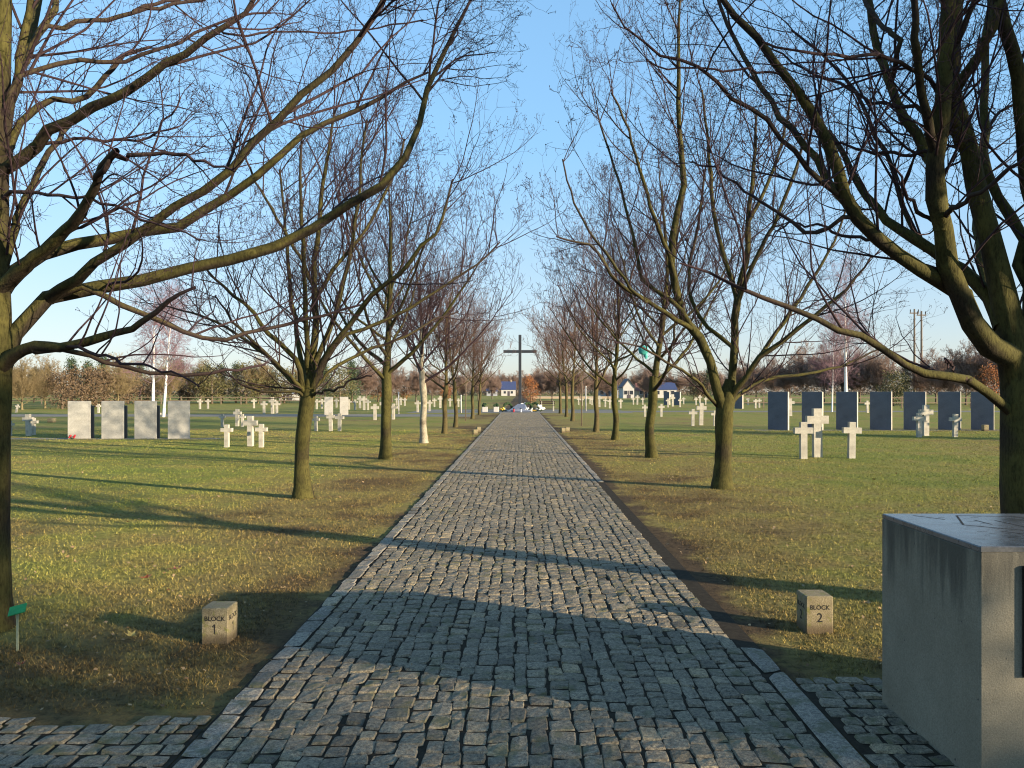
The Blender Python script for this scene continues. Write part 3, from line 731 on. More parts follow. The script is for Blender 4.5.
# birches
def birch(name, stems, seed, label, group=None):
    x, y = stems[0][0]; root = empty(name, (x, y, 0)); tag(root, label, 'tree', group); R = np.random.default_rng(seed)
    P0 = []; R0 = []
    for (sx, sy), h, r, lean in stems:
        pts = np.array([[sx, sy, -.05], [sx + lean*.3, sy, h*.35], [sx + lean*.6, sy, h*.7], [sx + lean, sy, h]]) - [x, y, 0]
        P0.append(resample(pts, 14)); R0.append(np.linspace(r, .012, 15))
    P0 = np.stack(P0); R0 = np.stack(R0); V, Fq, rad = tubes([(P0, R0, 8)])
    link('trunk', mesh_np(name + '_trunk', V, Fq, BIRCH, {'rad': rad}), root)
    crown = []; P, Rr = P0, R0
    for k in range(3):
        P, Rr = spawn(P, Rr, (6.5, 6, 5)[k], (.26, .1, .1)[k], ((35, 65), (25, 60), (25, 60))[k], (.5, .4, .25)[k], (2.0, 1.0, .6)[k], (7, 5, 4)[k], .1, (.05, -.03, -.08)[k], R, rmin=.008, rlen=.010)
        crown.append((P, Rr, 3))
    V, Fq, rad = tubes(crown)
    link('crown', mesh_np(name + '_crown', V, Fq, BIRCH, {'rad': rad}), root)
g1, g2 = ground(153, 416), ground(163.5, 417)
birch('birch_tree', [(g1, 8.2, .12, .1)], 61, 'white birch with pinkish twigs behind the pale slabs, left of the pair', 'birches behind the pale slabs')
birch('birch_tree', [(g2, 7.2, .105, .6)], 62, 'white leaning birch behind the pale slabs, right of the pair', 'birches behind the pale slabs')
gb = ((846 - VX)*58/F, 58)
birch('birch_tree', [(gb, 10.2, .15, -.1)], 63, 'tall pinkish birch with a white trunk behind the dark slabs')
birch('birch_tree', [((( 832 - VX)*64/F, 64), 7.4, .07, .2)], 64, 'slender pale birch stem behind the dark slabs beside the tall birch')

# ------------------------------------------------------------------ ground, path
def sheet(name, x0, x1, y0, y1, z, mat, kind='structure', nx=1, ny=1):
    xs = np.linspace(x0, x1, nx+1); ys = np.linspace(y0, y1, ny+1)
    V = np.array([(x, y, z) for y in ys for x in xs]); i = np.arange(nx)[None, :]; j = np.arange(ny)[:, None]*(nx+1)
    q = np.stack([i+j, i+j+1, i+j+nx+2, i+j+nx+1], -1).reshape(-1, 4)
    o = link(name, mesh_np(name, V, [q], mat)); tag(o, kind=kind); return o
sheet('ground', -1600, 1600, -300, 3000, 0, LAWN)

PW = 1.40                                                   # half width of the setts between the edging rows
def stone_block(cx, cy, hx, hy, R, ztop=.015, rot=None, dome=.003):
    """rounded sett tops as 5x5 grids, every corner knocked about"""
    n = len(cx); g = np.array([-1, -.86, 0, .86, 1.0]); U, W = np.meshgrid(g, g)
    U = U.ravel(); W = W.ravel(); m = np.maximum(abs(U), abs(W))
    cj = R.normal(0, .10, (n, 2, 2, 2))                    # corner jitter, bilinear
    bu = (U + 1)/2; bw = (W + 1)/2
    wts = np.stack([(1-bu)*(1-bw), bu*(1-bw), (1-bu)*bw, bu*bw], 0)
    jx = np.einsum('nk,kv->nv', cj[:, 0].reshape(n, 4), wts); jy = np.einsum('nk,kv->nv', cj[:, 1].reshape(n, 4), wts)
    rnd_c = 1 - .07*(abs(U)*abs(W))**3
    x = cx[:, None] + hx[:, None]*(U*rnd_c + jx); y = cy[:, None] + hy[:, None]*(W*rnd_c + jy)
    tilt = R.normal(0, .0022, (n, 2))
    prof = np.where(m > .9, -1.0, np.where(m > .5, 0.0, dome/.02))
    z = np.where(m > .9, ztop - .0075, ztop + prof*.02*(m <= .9) + tilt[:, :1]*U + tilt[:, 1:]*W + R.normal(0, .0021, (n, 25))) + (R.normal(0, .0017, n)[:, None])*(m <= .9)
    V = np.stack([x, y, z], -1).reshape(-1, 3)
    i = np.arange(4)[None, :]; j = np.arange(4)[:, None]*5
    q = np.stack([i+j, i+j+1, i+j+6, i+j+5], -1).reshape(-1, 4)
    Fq = (np.arange(n)[:, None, None]*25 + q[None]).reshape(-1, 4)
    return V, Fq, np.repeat(np.clip(R.normal(.5, .23, n), 0, 1), 25)

def wob(y, s, amp, R):
    a = np.zeros_like(y)
    for f in (.35, .9, 2.3): a += amp/f**.5*.5*np.sin(y*f*2 + R.uniform(0, 6.28))
    return a
R = np.random.default_rng(5)
CX, CY, HX, HYs = [], [], [], []
ncol = 27; edges = np.linspace(-PW, PW, ncol+1)
phase = [R.uniform(0, 6.28, 3) for _ in edges]
def edge_x(k, y):
    if k in (0, ncol): return np.full_like(y, edges[k])
    return edges[k] + sum(a*np.sin(y*f + p) for f, a, p in zip((.7, 2.3, 9.3), (.010, .009, .007), phase[k]))
for c in range(ncol):
    y = 1.2 + R.uniform(0, .1)
    ys = []
    while y < 60.5:
        l = R.uniform(.085, .165); ys.append((y, l)); y += l
    ys = np.array(ys); yc = ys[:, 0] + ys[:, 1]/2
    x0, x1 = edge_x(c, yc), edge_x(c+1, yc)
    CX.append((x0+x1)/2 + R.normal(0, .004, len(yc))); HX.append((x1-x0)/2*R.uniform(.95, 1.03, len(yc)) - .0022); CY.append(yc); HYs.append(ys[:, 1]/2 - .0048)
CX, CY, HX, HYs = map(np.concatenate, (CX, CY, HX, HYs))
V, Fq, rnd = stone_block(CX, CY, HX, HYs, R)
def strip(x0, x1, y0, y1):                                  # soil bed under the stones
    return [(x0, y0, .004), (x1, y0, .004), (x1, y1, .004), (x0, y1, .004)]
bed = np.array(strip(-PW-.14, PW+.14, .9, 60.6)); nV = len(V)
V = np.concatenate([V, bed]); rnd = np.concatenate([rnd, np.zeros(4)])
fm = np.concatenate([np.zeros(len(Fq)), [1]])
tag(link('path', mesh_np('path', V, [Fq, np.arange(nV, nV+4)[None]], [SETT, SOIL], {'rnd': rnd}, False, fm)), 'straight cobbled path of grey granite setts between the tree rows', 'path', kind='structure')

# edging rows
R = np.random.default_rng(6); ex, ey, eh, el = [], [], [], []
y = 1.2
while y < 60.4:
    l = R.uniform(.16, .30); ex.append(-PW - .068 + R.normal(0, .004)); ey.append(y + l/2); eh.append(.058); el.append(l/2 - .005); y += l
y = 14
while y < 60.4:
    l = R.uniform(.16, .30); ex.append(PW + .068 + R.normal(0, .004)); ey.append(y + l/2); eh.append(.052); el.append(l/2 - .005); y += l
for y0, l in ((1.4, .92), (2.33, 1.0), (3.34, 1.15), (4.50, .45)): ex.append(PW + .075); ey.append(y0 + l/2); eh.append(.066); el.append(l/2 - .005)
V, Fq, rnd = stone_block(*map(np.array, (ex, ey, eh, el)), R, ztop=.018, dome=.002)
tag(link('path_edging', mesh_np('path_edging', V, [Fq], [KERB], {'rnd': rnd}, False)), 'flush edging row of long grey stones along the path', 'edging', kind='structure')

# side paving at the gate end
R = np.random.default_rng(8)
def side_paving(xa, xb, yend):
    px, py, ph, pl = [], [], [], []
    y = 1.2
    while True:
        w = R.uniform(.088, .118)
        if y + w > yend: break
        x = xa + R.uniform(0, .06)
        while x < xb - .06:
            l = min(R.uniform(.09, .16), xb - x)
            lim = yend - .10 - .10*math.sin(x*2.1) - .06*math.sin(x*5.3 + 1)
            if y + w < lim + .12: px.append(x + l/2); py.append(y + w/2); ph.append(max(l/2 - .006, .02)); pl.append(w/2 - .006)
            x += l
        y += w
    V, Fq, rnd = stone_block(*map(np.array, (px, py, ph, pl)), R)
    n = len(V); V = np.concatenate([V, strip(xa, xb, .9, yend - .22)]); rnd = np.concatenate([rnd, np.zeros(4)])
    o = link('paving', mesh_np('paving', V, [Fq, np.arange(n, n+4)[None]], [SETT, SOIL], {'rnd': rnd}, False, np.concatenate([np.zeros(len(Fq)), [1]])))
    tag(o, kind='structure'); return o
side_paving(-6.0, -PW - .145, 3.98)
side_paving(PW + .15, 6.5, 4.52)

# paths across the lawn and the strips under the slabs
sheet('gravel_path', -60, -3.2, 51.5, 57.0, .004, GRAVEL)
sheet('gravel_path', 3.4, 70, 63.0, 67.5, .004, GRAVEL)
sheet('forecourt', -9, 9, 60.6, 72, .006, GRAVEL)
sheet('slab_strip', -26, -10.6, 26.75, 27.6, .004, GRAVEL)
sheet('slab_strip', 10.2, 23, 32.9, 33.7, .004, GRAVEL)

# grass
R = np.random.default_rng(9)
N = 620000
u = R.random(N); Yb = 3.0 * (34/3.0)**(u**.80)              # log-like: dense near, thin far
Xb = (R.uniform(-40, 1064, N) - VX)*Yb/F
Xb = np.where(R.random(N) < .06, R.uniform(-1, 1, N)*1.9, Xb)
ax = np.abs(Xb)
cl = np.sin(Xb*5.1 + np.sin(Yb*3.7)*1.3)*np.sin(Yb*4.3 + np.sin(Xb*2.9)*1.7)
ok = (ax > PW + .16 + .25*R.random(N)**.7 + .12*cl) & ~((Xb < 0) & (Yb < 3.98 + .12*cl)) & ~((Xb > 0) & (Yb < 4.50 + .12*cl))
ok &= R.random(N) < np.clip((ax - 1.5 - .08*(Xb > 0))/.25, .2, 1)*np.clip((Yb - 3.4)/1.0, .4, 1)*np.clip(.75 + .4*cl, .35, 1)
Xb, Yb = Xb[ok], Yb[ok]; n = len(Xb)
hgt = R.uniform(.010, .034, n)*np.clip(.7 + Yb*.012, .8, 1.2); wd = R.uniform(.0018, .0034, n)*np.clip(.75 + Yb*.085, 1, 3.4)
az = R.uniform(0, 6.283, n); ln = R.uniform(.2, 1.3, n)*hgt; la = R.uniform(0, 6.283, n)
b = np.stack([Xb, Yb, np.full(n, -.002)], 1); side = np.stack([np.cos(az)*wd, np.sin(az)*wd, np.zeros(n)], 1)
tipp = b + np.stack([np.cos(la)*ln, np.sin(la)*ln, hgt], 1)
V = np.stack([b - side, b + side, tipp], 1).reshape(-1, 3)
tag(link('grass', mesh_np('grass', V, [np.arange(3*n).reshape(-1, 3)], BLADES, {'rnd': np.repeat(R.random(n), 3)}, False)), 'short worn winter grass on both sides of the path', 'grass', kind='stuff')

# leaf litter
n = 2600
Yl = 3.9*(30/3.9)**R.random(n); Xl = (R.uniform(-30, 1054, n) - VX)*Yl/F
ok = ((np.abs(Xl) > 1.62) & ~((Xl > 0) & (Yl < 4.6))) | (R.random(n) < .16); Xl, Yl = Xl[ok], Yl[ok]; n = len(Xl)
s = R.uniform(.006, .019, n)*np.clip(.4 + Yl*.09, .6, 1.3); c = np.stack([Xl, Yl, R.uniform(.018, .036, n)], 1)
a = R.uniform(0, 6.283, n); e1 = np.stack([np.cos(a), np.sin(a), R.normal(0, .35, n)], 1)*s[:, None]; e2 = np.stack([-np.sin(a), np.cos(a), R.normal(0, .35, n)], 1)*s[:, None]*.7
V = np.stack([c - e1, c - e2 + e1*.2, c + e1, c + e2 + e1*.1], 1).reshape(-1, 3)
LIT = mk_leafy('leaf_litter', (.13, .075, .035), (.36, .25, .13))
tag(link('leaf_litter', mesh_np('leaf_litter', V, [np.arange(4*n).reshape(-1, 4)], LIT, {'rnd': np.repeat(R.random(n), 4)}, False)), 'small dry leaves scattered over the lawn', 'leaves', kind='stuff')

def maple_leaf(px, py, size, mat, label, group=None):
    x, y = ground(px, py); r = random.Random(int(px))
    prof = [1, .45, .8, .35, .62, .3, .25, .3, .62, .35, .8, .45]
    vs = [(0, 0, .010)]; a0 = r.uniform(0, 6.28)
    for i, k in enumerate(prof):
        a = a0 + i*math.pi/6; q = k*size*r.uniform(.85, 1.1); vs.append((q*math.cos(a), q*math.sin(a), .010 + q*q/size*.45 + r.uniform(-.004, .012)))
    m = MB().add(vs, [(0, 1+i, 1+(i+1) % 12) for i in range(12)])
    m.tube([(0, 0, .010), (-math.cos(a0)*size*.5, -math.sin(a0)*size*.5, .02), (-math.cos(a0)*size*.9, -math.sin(a0)*size*.9, .012)], .0022, 4)
    o = m.build('fallen_leaf', mat, None, (x, y, .018)); tag(o, label, 'leaf', group)
maple_leaf(145, 581, .080, LEAFP, 'crumpled reddish leaf on shaded grass, left of the pink leaf', 'fallen leaves near the path')
maple_leaf(176, 572, .080, LEAFP, 'pink dry leaf on the grass above the first marker stone', 'fallen leaves near the path')
maple_leaf(132, 640, .055, LEAFY, 'yellow leaf on worn grass between green stake and marker stone', 'fallen leaves near the path')
maple_leaf(76, 565, .05, LEAFT, 'pale tan leaf on the grass near the left edge of the photo', 'fallen leaves near the path')
maple_leaf(20, 669, .04, LEAFP, 'small red leaf on bare soil below the green stake', 'fallen leaves near the path')
maple_leaf(282, 592, .05, LEAFT, 'flat grey tan leaf beside the path right of the first marker stone', 'fallen leaves near the path')
maple_leaf(866, 607, .045, LEAFT, 'tan leaf on the grass right of the second marker stone', 'fallen leaves near the path')

# ------------------------------------------------------------------ the big plinth
root = empty('plinth', (2.70, 3.63, 0)); tag(root, 'square concrete plinth with glossy engraved top at the right edge', 'plinth')
x0, x1, y0, y1 = 1.912 - 2.70, 3.46 - 2.70, 3.20 - 3.63, 4.07 - 3.63
MB().box(x0, x1, y0, y1, -.05, .985, .006).build('body', CONC, root)
top = MB().box(x0 + .001, x1 - .001, y0 + .001, y1 - .001, .985, 1.008, .004).build('top_slab', POLISH, root)
m = MB(); zt = 1.0086
def groove(p, q, w=.004):
    (xa, ya), (xb, yb) = p, q; L = math.hypot(xb-xa, yb-ya); nx, ny = -(yb-ya)/L*w, (xb-xa)/L*w
    m.add([(xa+nx, ya+ny, zt), (xa-nx, ya-ny, zt), (xb-nx, yb-ny, zt), (xb+nx, yb+ny, zt)], [(0, 1, 2, 3)])
def tp(px, py):
    Yt = (EYE - 1.008)*F/(py - HY); return ((px - VX)*Yt/F - 2.70, Yt - 3.63)
A = [tp(956.5, 515.5), tp(963.5, 525), tp(1060, 533.5), tp(1075, 518)]
groove(A[0], A[1], .005); groove(A[1], A[2], .005); groove(A[0], A[3], .003)
for (a, b_), (c_, d_) in (((974, 520), (992, 524.5)), ((995, 520.5), (1030, 528)), ((913, 515.5), (945, 519.5)), ((1000, 531), (1040, 536))): groove(tp(a, b_), tp(c_, d_), .0045)
rr = random.Random(3)
for k in range(46):                                         # weathered short grooves of the engraved plan
    a = tp(rr.uniform(935, 1060), rr.uniform(516, 540)); l = rr.uniform(.012, .05)
    if a[0] > x0 + .05 and a[0] + l < x1 - .03 and y0 + .03 < a[1] < y1 - .03: groove(a, (a[0] + l, a[1] + rr.uniform(-.004, .004)), .0016)
m.build('engraving', LETTER, top)
MB().box(2.085 - 2.70, 2.085 + .62 - 2.70, y0 - .018, y0 - .0005, .47, .93, .004).build('plaque', BRONZE, root)

# ------------------------------------------------------------------ marker stones
def text_mesh(s, size):
    c = bpy.data.curves.new('lettering', 'FONT'); c.body = s; c.size = size; c.align_x = 'CENTER'; c.align_y = 'CENTER'; c.extrude = .0006; c.offset = .0007
    o = bpy.data.objects.new('lettering', c); COL.objects.link(o)
    bpy.context.view_layer.update()
    me = bpy.data.meshes.new_from_object(o.evaluated_get(bpy.context.evaluated_depsgraph_get()))
    bpy.data.objects.remove(o); me.materials.clear(); me.materials.append(LETTER); return me

def one_mesh(size):
    h = size*.36; w = size*.055
    m = MB().add([(-w, -h, .0006), (w, -h, .0006), (w, h, .0006), (-w*.2, h, .0006), (-size*.20, h*.52, .0006), (-size*.15, h*.36, .0006), (-w, h*.62, .0006)], [(0, 1, 2, 3, 6), (3, 4, 5, 6)])
    return m.mesh('lettering', LETTER)
def marker(px, py, num, w, h, label, sides=(), rz=0):
    x, y = ground(px, py); o = empty('marker_stone', (x, y + w/2, 0), rz); tag(o, label, 'marker', 'numbered block stones beside the path')
    MB().box(-w/2, w/2, -w/2, w/2, -.04, h, .006).build('stone', MARK, o)
    if num:
        for rot, off in [(0, (0, -1))] + [(math.pi/2, (1, 0)) if s == 'r' else (-math.pi/2, (-1, 0)) for s in sides]:
            for s, size, z in (('BLOCK', .042, h*.70), (num, .088, h*.42)):
                me = one_mesh(size) if s == '1' else text_mesh(s, size)
                t = link('lettering', me, o); t.rotation_euler = (math.pi/2, 0, rot)
                t.location = (off[0]*(w/2 + .0004), off[1]*(w/2 + .0004), z)
marker(214.6, 644.3, '1', .175, .236, 'square stone marker reading BLOCK 1 on the grass left of the path', 'r')
marker(819.7, 634, '2', .186, .256, 'square stone marker reading BLOCK 2 on the grass right of the path', 'l')
marker(475, 434.7, '', .17, .20, 'small pale marker stone left of the path, nearer of two', rz=.3)
marker(478.4, 431.8, '', .17, .20, 'small pale marker stone left of the path, farther of two', rz=.3)
marker(563, 432.8, '', .17, .20, 'small pale marker stone right of the path, left one of two', rz=.3)
marker(567.3, 432.2, '', .17, .20, 'small pale marker stone right of the path, right one of two', rz=.3)
marker(50, 422.5, '', .30, .24, 'low white marker stone on the lawn left of the pale slabs')
marker(986.6, 431, '', .20, .26, 'small white marker box before the dark slab nearest the right edge')

# green tag on a stake
x, y = ground(17.4, 651); o = empty('plant_tag', (x, y, 0)); tag(o, 'green plastic tag on a pale stake stuck in the grass at left', 'plant tag')
MB().box(-.006, .006, -.004, .004, -.05, .255).build('stake', STAKE, o)
g = MB().box(-.052, .052, -.035, .035, -.003, .003, .001).build('tag_plate', GREENP, o); g.location = (.004, -.006, .265); g.rotation_euler = (math.radians(40), math.radians(-14), .15)

# teal scrap in the third right tree
bx, by = ground(652, 457.5); p = at(643.5, 350, by - .6)
MB().blob((0, 0, 0), .13, 4, (1.0, .5, .9), 10, 7).blob((.06, .02, -.13), .07, 9, (.7, .5, 1.2), 8, 5).build('plastic_bag', TEAL, None, tuple(p), True)
tag(bpy.data.objects['plastic_bag'], 'scrap of teal plastic snagged in a bare tree right of the path', 'plastic bag')

# ------------------------------------------------------------------ stone crosses
def cross_mesh(h, aw, sw, th, name):
    a0, a1 = h*.69, h*.85; k = .006
    poly = [(-sw/2, -.05), (sw/2, -.05), (sw/2, a0), (aw/2, a0), (aw/2, a1), (sw/2, a1), (sw/2, h), (-sw/2, h), (-sw/2, a1), (-aw/2, a1), (-aw/2, a0), (-sw/2, a0)]
    return MB().prism(poly, -th/2, th/2).mesh(name, CROSS)
TALL = cross_mesh(1.26, .54, .21, .15, 'stone_cross_tall'); SMALL = cross_mesh(.92, .44, .155, .13, 'stone_cross_small')
def cross(px, py, top, big, label, group, tilt=0.0, hh=None):
    x, y = ground(px, py); me = TALL if big else SMALL
    o = link('stone_cross', me, None, (x, y, 0)); hgt = hh or (py - top)*y/F; s = hgt/(1.26 if big else .92)
    o.scale = (min(s*1.03, 1.25), 1, s); rt = random.Random(int(px*9)); o.rotation_euler = (math.radians(rt.uniform(-1.2, 1.2)), math.radians(tilt + rt.uniform(-1.3, 1.3)), rt.uniform(-.06, .06)); tag(o, label, 'cross', group)
G1, G2 = 'stone crosses of the nearest trio right of the path', 'stone crosses of the shaded trio'
cross(803.4, 458.8, 422, 0, 'small cream stone cross, left of the nearest sunlit trio on the right lawn', G1)
cross(817.3, 457.2, 408.5, 1, 'tallest cream stone cross of the nearest sunlit trio on the right lawn', G1)
cross(851.3, 458.3, 422, 0, 'small cream stone cross, right of the nearest sunlit trio on the right lawn', G1)
cross(919, 437.3, 413, 0, 'small grey stone cross in shade touching a taller cross before the dark slabs', G2)
cross(925.5, 435.8, 405, 1, 'tall grey stone cross in shade standing before the dark slabs', G2)
cross(955, 437, 414, 0, 'small grey stone cross standing alone in shade before a dark slab', G2)
G3 = 'stone crosses of the trios left of the path'
cross(226.9, 447.3, 424.6, 0, 'small shaded stone cross, left of the trio beside the second left tree', G3)
cross(250.6, 446.2, 416, 1, 'tallest stone cross of the trio beside the second left tree', G3)
cross(261.4, 447.3, 424, 0, 'small stone cross, right of the trio beside the second left tree', G3)
cross(222.4, 426.8, 414, 0, 'small pale cross just behind the left cross of the near left trio', G3)
cross(237.3, 426.2, 409, 1, 'tall pale cross seen between the crosses of the near left trio', G3)
cross(242.4, 426.8, 414, 0, 'small pale cross overlapping a taller one behind the near left trio', G3)
cross(316, 431, 416, 0, 'small stone cross just right of the second left trunk', G3)
cross(330.9, 431, 412.5, 1, 'stone cross standing before the first of two pale distant slabs', G3)
cross(339.5, 431, 413.6, 0, 'small stone cross standing before the second of two pale distant slabs', G3)
cross(28.7, 435.8, 414, 1, 'taller pale stone cross beside the big left trunk', G3)
cross(33.6, 435, 418, 0, 'smaller pale cross overlapping the taller one beside the big left trunk', G3)
cross(10, 436, 421, 0, 'pale cross half hidden behind the big left trunk', G3)
cross(16, 412.5, 404.3, 0, 'tilted pale cross in the distance beside the big left trunk', G3, 14)
cross(158, 422.8, 411, 0, 'pale cross between the third and fourth pale slabs', G3)
cross(98.5, 413, 404, 0, 'pale distant cross seen between the first and second pale slabs', G3)
G4 = 'stone crosses in the middle distance right of the path'
cross(645, 416.6, 404.7, 0, 'small pale cross just left of the third right trunk', G4)
cross(661.3, 416.6, 404, 0, 'small pale cross just right of the third right trunk', G4)
cross(692.8, 425.8, 409, 0, 'left cream cross of the trio beside the second right trunk', G4)
cross(701, 425.2, 402.8, 1, 'tallest cream cross of the trio beside the second right trunk', G4)
cross(714.7, 426, 410.6, 0, 'cream cross half hidden by the second right trunk', G4)
cross(790.5, 416, 398.5, 0, 'pale cross peeping out between the first and second dark slabs', G4)
cross(867.4, 412.8, 400.7, 0, 'pale distant cross seen between the third and fourth dark slabs', G4)
farL = [(264, 413.8, 0), (272.6, 413.6, 1), (276.8, 413.8, 0), (316.7, 409.2, 0), (336.5, 407.5, 0), (355, 409.8, 0), (360, 408.2, 1), (364.2, 410, 1), (368, 410, 0), (375, 420, 0), (384.2, 420, 1), (393.4, 419.4, 0), (396.6, 405.4, 0), (401, 405, 0), (404.8, 405.8, 0), (417.7, 412.2, 0), (429.5, 411.2, 0), (434.5, 407, 0), (440.3, 408, 1), (450, 406.4, 0), (454.6, 406, 0), (458.5, 407, 0), (349, 409.5, 0), (322, 408.5, 0), (254, 408.2, 0), (200, 409, 0), (208, 408.6, 0)]
for px, py, b in farL: cross(px, py, 0, b, 'tiny pale stone cross on the far lawn left of the path', 'far stone crosses left of the path', hh=1.25 if b else .95)
farR = [(578.7, 404.8, 0), (592, 405, 0), (599.5, 407, 1), (605.3, 407, 0), (609.7, 408.3, 0), (620.6, 408.3, 0), (633.4, 404.6, 0), (637.3, 404.6, 1), (642.8, 404.8, 0), (668, 407.3, 0), (672.6, 406.4, 1), (680, 407, 0), (683.6, 404.2, 0), (696, 404.8, 0), (700, 404.6, 1), (705.6, 404.6, 0), (755.5, 408.3, 0), (759.3, 407.6, 0), (748, 405, 0), (590, 403.9, 0), (582, 405.6, 0)]
for px, py, b in farR: cross(px, py, 0, b, 'tiny pale stone cross on the far lawn right of the path', 'far stone crosses right of the path', hh=1.25 if b else .95)

# ------------------------------------------------------------------ name slabs
ORD = ['first', 'second', 'third', 'fourth', 'fifth', 'sixth', 'seventh']
def engraved_mat(name, base, ink):
    m, nt, b = newmat(name, .75, .3); p = obj_pos(nt)
    s = nt.nodes.new('ShaderNodeSeparateXYZ'); nt.links.new(p, s.inputs[0])
    row = math_n(nt, 'FRACT', math_n(nt, 'MULTIPLY', s.outputs['Z'], 24.0))
    line = math_n(nt, 'MULTIPLY', smooth(nt, row, .30, .36), smooth(nt, row, .76, .70))
    mp = nt.nodes.new('ShaderNodeMapping'); mp.inputs['Scale'].default_value = (1, .001, .4); nt.links.new(p, mp.inputs['Vector'])
    gl = smooth(nt, noise_n(nt, 60, 2, .5, mp.outputs['Vector']), .44, .5)
    f = noise_n(nt, 2.4, 5, .65, p); c = np.array(base)
    st = noise_n(nt, 30, 4, .7, p)
    col = ramp(nt, f, [(.3, tuple(c*.80)), (.7, tuple(c*1.14))])
    col = mix(nt, 1.0, col, ramp(nt, st, [(.35, (.85, .85, .85)), (.65, (1.05, 1.05, 1.05))]), 'MULTIPLY')
    nt.links.new(mix(nt, math_n(nt, 'MULTIPLY', math_n(nt, 'MULTIPLY', line, gl), .28), col, ink), b.inputs['Base Color'])
    return m
ENG_L = engraved_mat('engraved_pale_stone', (.36, .345, .30), (.14, .13, .11))
ENG_SHADED = engraved_mat('engraved_shaded_stone', (.125, .135, .16), (.05, .05, .06))  # stone colour darkened to paint in the shade on these faces
def slab(x, y, w, h, t, rz, fm, bm, label, group, back=None):
    o = empty('name_slab', (x, y, 0), rz); tag(o, label, 'memorial slab', group)
    MB().box(-w/2, w/2, -t/2 + .012, t/2, -.05, h, .008).build('stone', bm, o)
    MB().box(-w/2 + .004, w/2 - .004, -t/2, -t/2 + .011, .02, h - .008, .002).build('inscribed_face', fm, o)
    if back: MB().box(w/2 - .02, w/2 + .075, t/2 + .003, t/2 + .10, -.05, h - .16, .006).build('shade_strip', DARKST, o)  # added dark strip imitating the shaded sliver at the slab's right edge
for i, (a, b_) in enumerate(((768, 789), (802, 823), (836, 858), (870, 892), (904, 925.6), (938, 961), (970, 995))):
    Ys = 33.4; xc = ((a + b_)/2 - VX)*Ys/F
    slab(xc, Ys, .86, 1.66, .20, math.radians(-35), ENG_SHADED, CROSS, '%s tall slab with dark shaded face from the left on the right lawn' % ORD[i], 'dark-faced slabs on the right lawn')
for i, (a, b_) in enumerate(((69, 90), (102.4, 123.6), (135.6, 156), (169, 189))):
    Ys = 27.2; xc = ((a + b_)/2 - VX)*Ys/F
    lab = ['pale slab with red flowers at its foot, leftmost of four in a row', 'second of four pale slabs counted from the big left tree', 'third of four pale slabs, in front of the white birch', 'rightmost of four pale slabs, mottled with branch shadows'][i]
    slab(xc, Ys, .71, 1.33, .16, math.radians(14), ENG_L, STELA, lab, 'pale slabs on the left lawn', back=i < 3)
for i, (px, wpx) in enumerate(((328.7, 8), (344, 8))):
    Ys = 55.5; slab((px - VX)*Ys/F, Ys, .60, 1.30, .16, math.radians(12), ENG_L, STELA, ['left one of two distant pale slabs right of the second left trunk', 'right one of two distant pale slabs right of the second left trunk'][i], 'two distant pale slabs')
for i, (px, Ys) in enumerate(((667, 98), (677.5, 96), (739, 76))):
    slab((px - VX)*Ys/F, Ys, .80, 1.66, .26, math.radians(-38), ENG_SHADED, CROSS, ['left one of two distant dark-faced slabs beyond the lawn', 'right one of two distant dark-faced slabs beyond the lawn', 'distant dark-faced slab peeping out right of the second right trunk'][i], 'distant dark-faced slabs')

# ------------------------------------------------------------------ flowers, lanterns, wreaths
def bouquet(x, y, z, mat, label, group, s=1.0, seed=0):
    o = empty('bouquet', (x, y, z)); tag(o, label, 'flowers', group); r = random.Random(seed)
    m = MB(); f = MB()
    for k in range(9):
        a = r.uniform(0, 6.28); d = r.uniform(.02, .15)*s; h = r.uniform(.08, .22)*s; p = (math.cos(a)*d, math.sin(a)*d, h)
        m.tube([(0, 0, 0), (p[0]*.5, p[1]*.5, h*.6), p], .006, 4); m.blob((p[0]*.8, p[1]*.8, h*.55), .035*s, k, (1.2, 1.2, .5), 6, 4); f.blob(p, .05*s, k + 3, (1, 1, .8), 7, 5)
    m.build('leaves', FIR, o); f.build('blossoms', mat, o, smooth_sh=True)
def lantern(x, y, mat, label, group, s=1.0):
    o = empty('grave_lantern', (x, y, 0)); tag(o, label, 'lantern', group); o.scale = (s,)*3
    MB().tube([(0,0,0), (0,0,.03), (0,0,.04), (0,0,.24), (0,0,.26)], [.075, .075, .06, .07, .05], 10).build('glass', mat, o, smooth_sh=True)
    MB().tube([(0,0,.26), (0,0,.30), (0,0,.34), (0,0,.36)], [.08, .07, .03, .012], 10).build('lid', METAL, o, smooth_sh=True)
def wreath(x, y, z, label, mat, s=1.0):
    o = empty('wreath', (x, y, z)); tag(o, label, 'wreath', 'wreaths at the foot of the tall cross'); m = MB(); f = MB(); r = random.Random(int(x*100))
    for k in range(26):
        a = k/26*6.283; m.blob((math.cos(a)*.34*s, r.uniform(-.03, .03), math.sin(a)*.34*s + .40*s), .11*s, k, (1, .8, 1), 6, 4)
    for k in range(9):
        a = r.uniform(3.3, 6.0); f.blob((math.cos(a)*.34*s, -.10*s, math.sin(a)*.34*s + .40*s), .06*s, k, (1, .6, 1), 6, 4)
    m.build('fir_ring', FIR, o); f.build('blossoms', mat, o); o.rotation_euler = (math.radians(-18), 0, r.uniform(-.4, .4))
x, y = ground(79, 438.6); bouquet(x, y - .45, 0, PETALR, 'red and pink flowers laid before the leftmost pale slab', 'bouquets', .75, 2)
CYY = 66.0
def fx(px): return (px - VX)*CYY/F
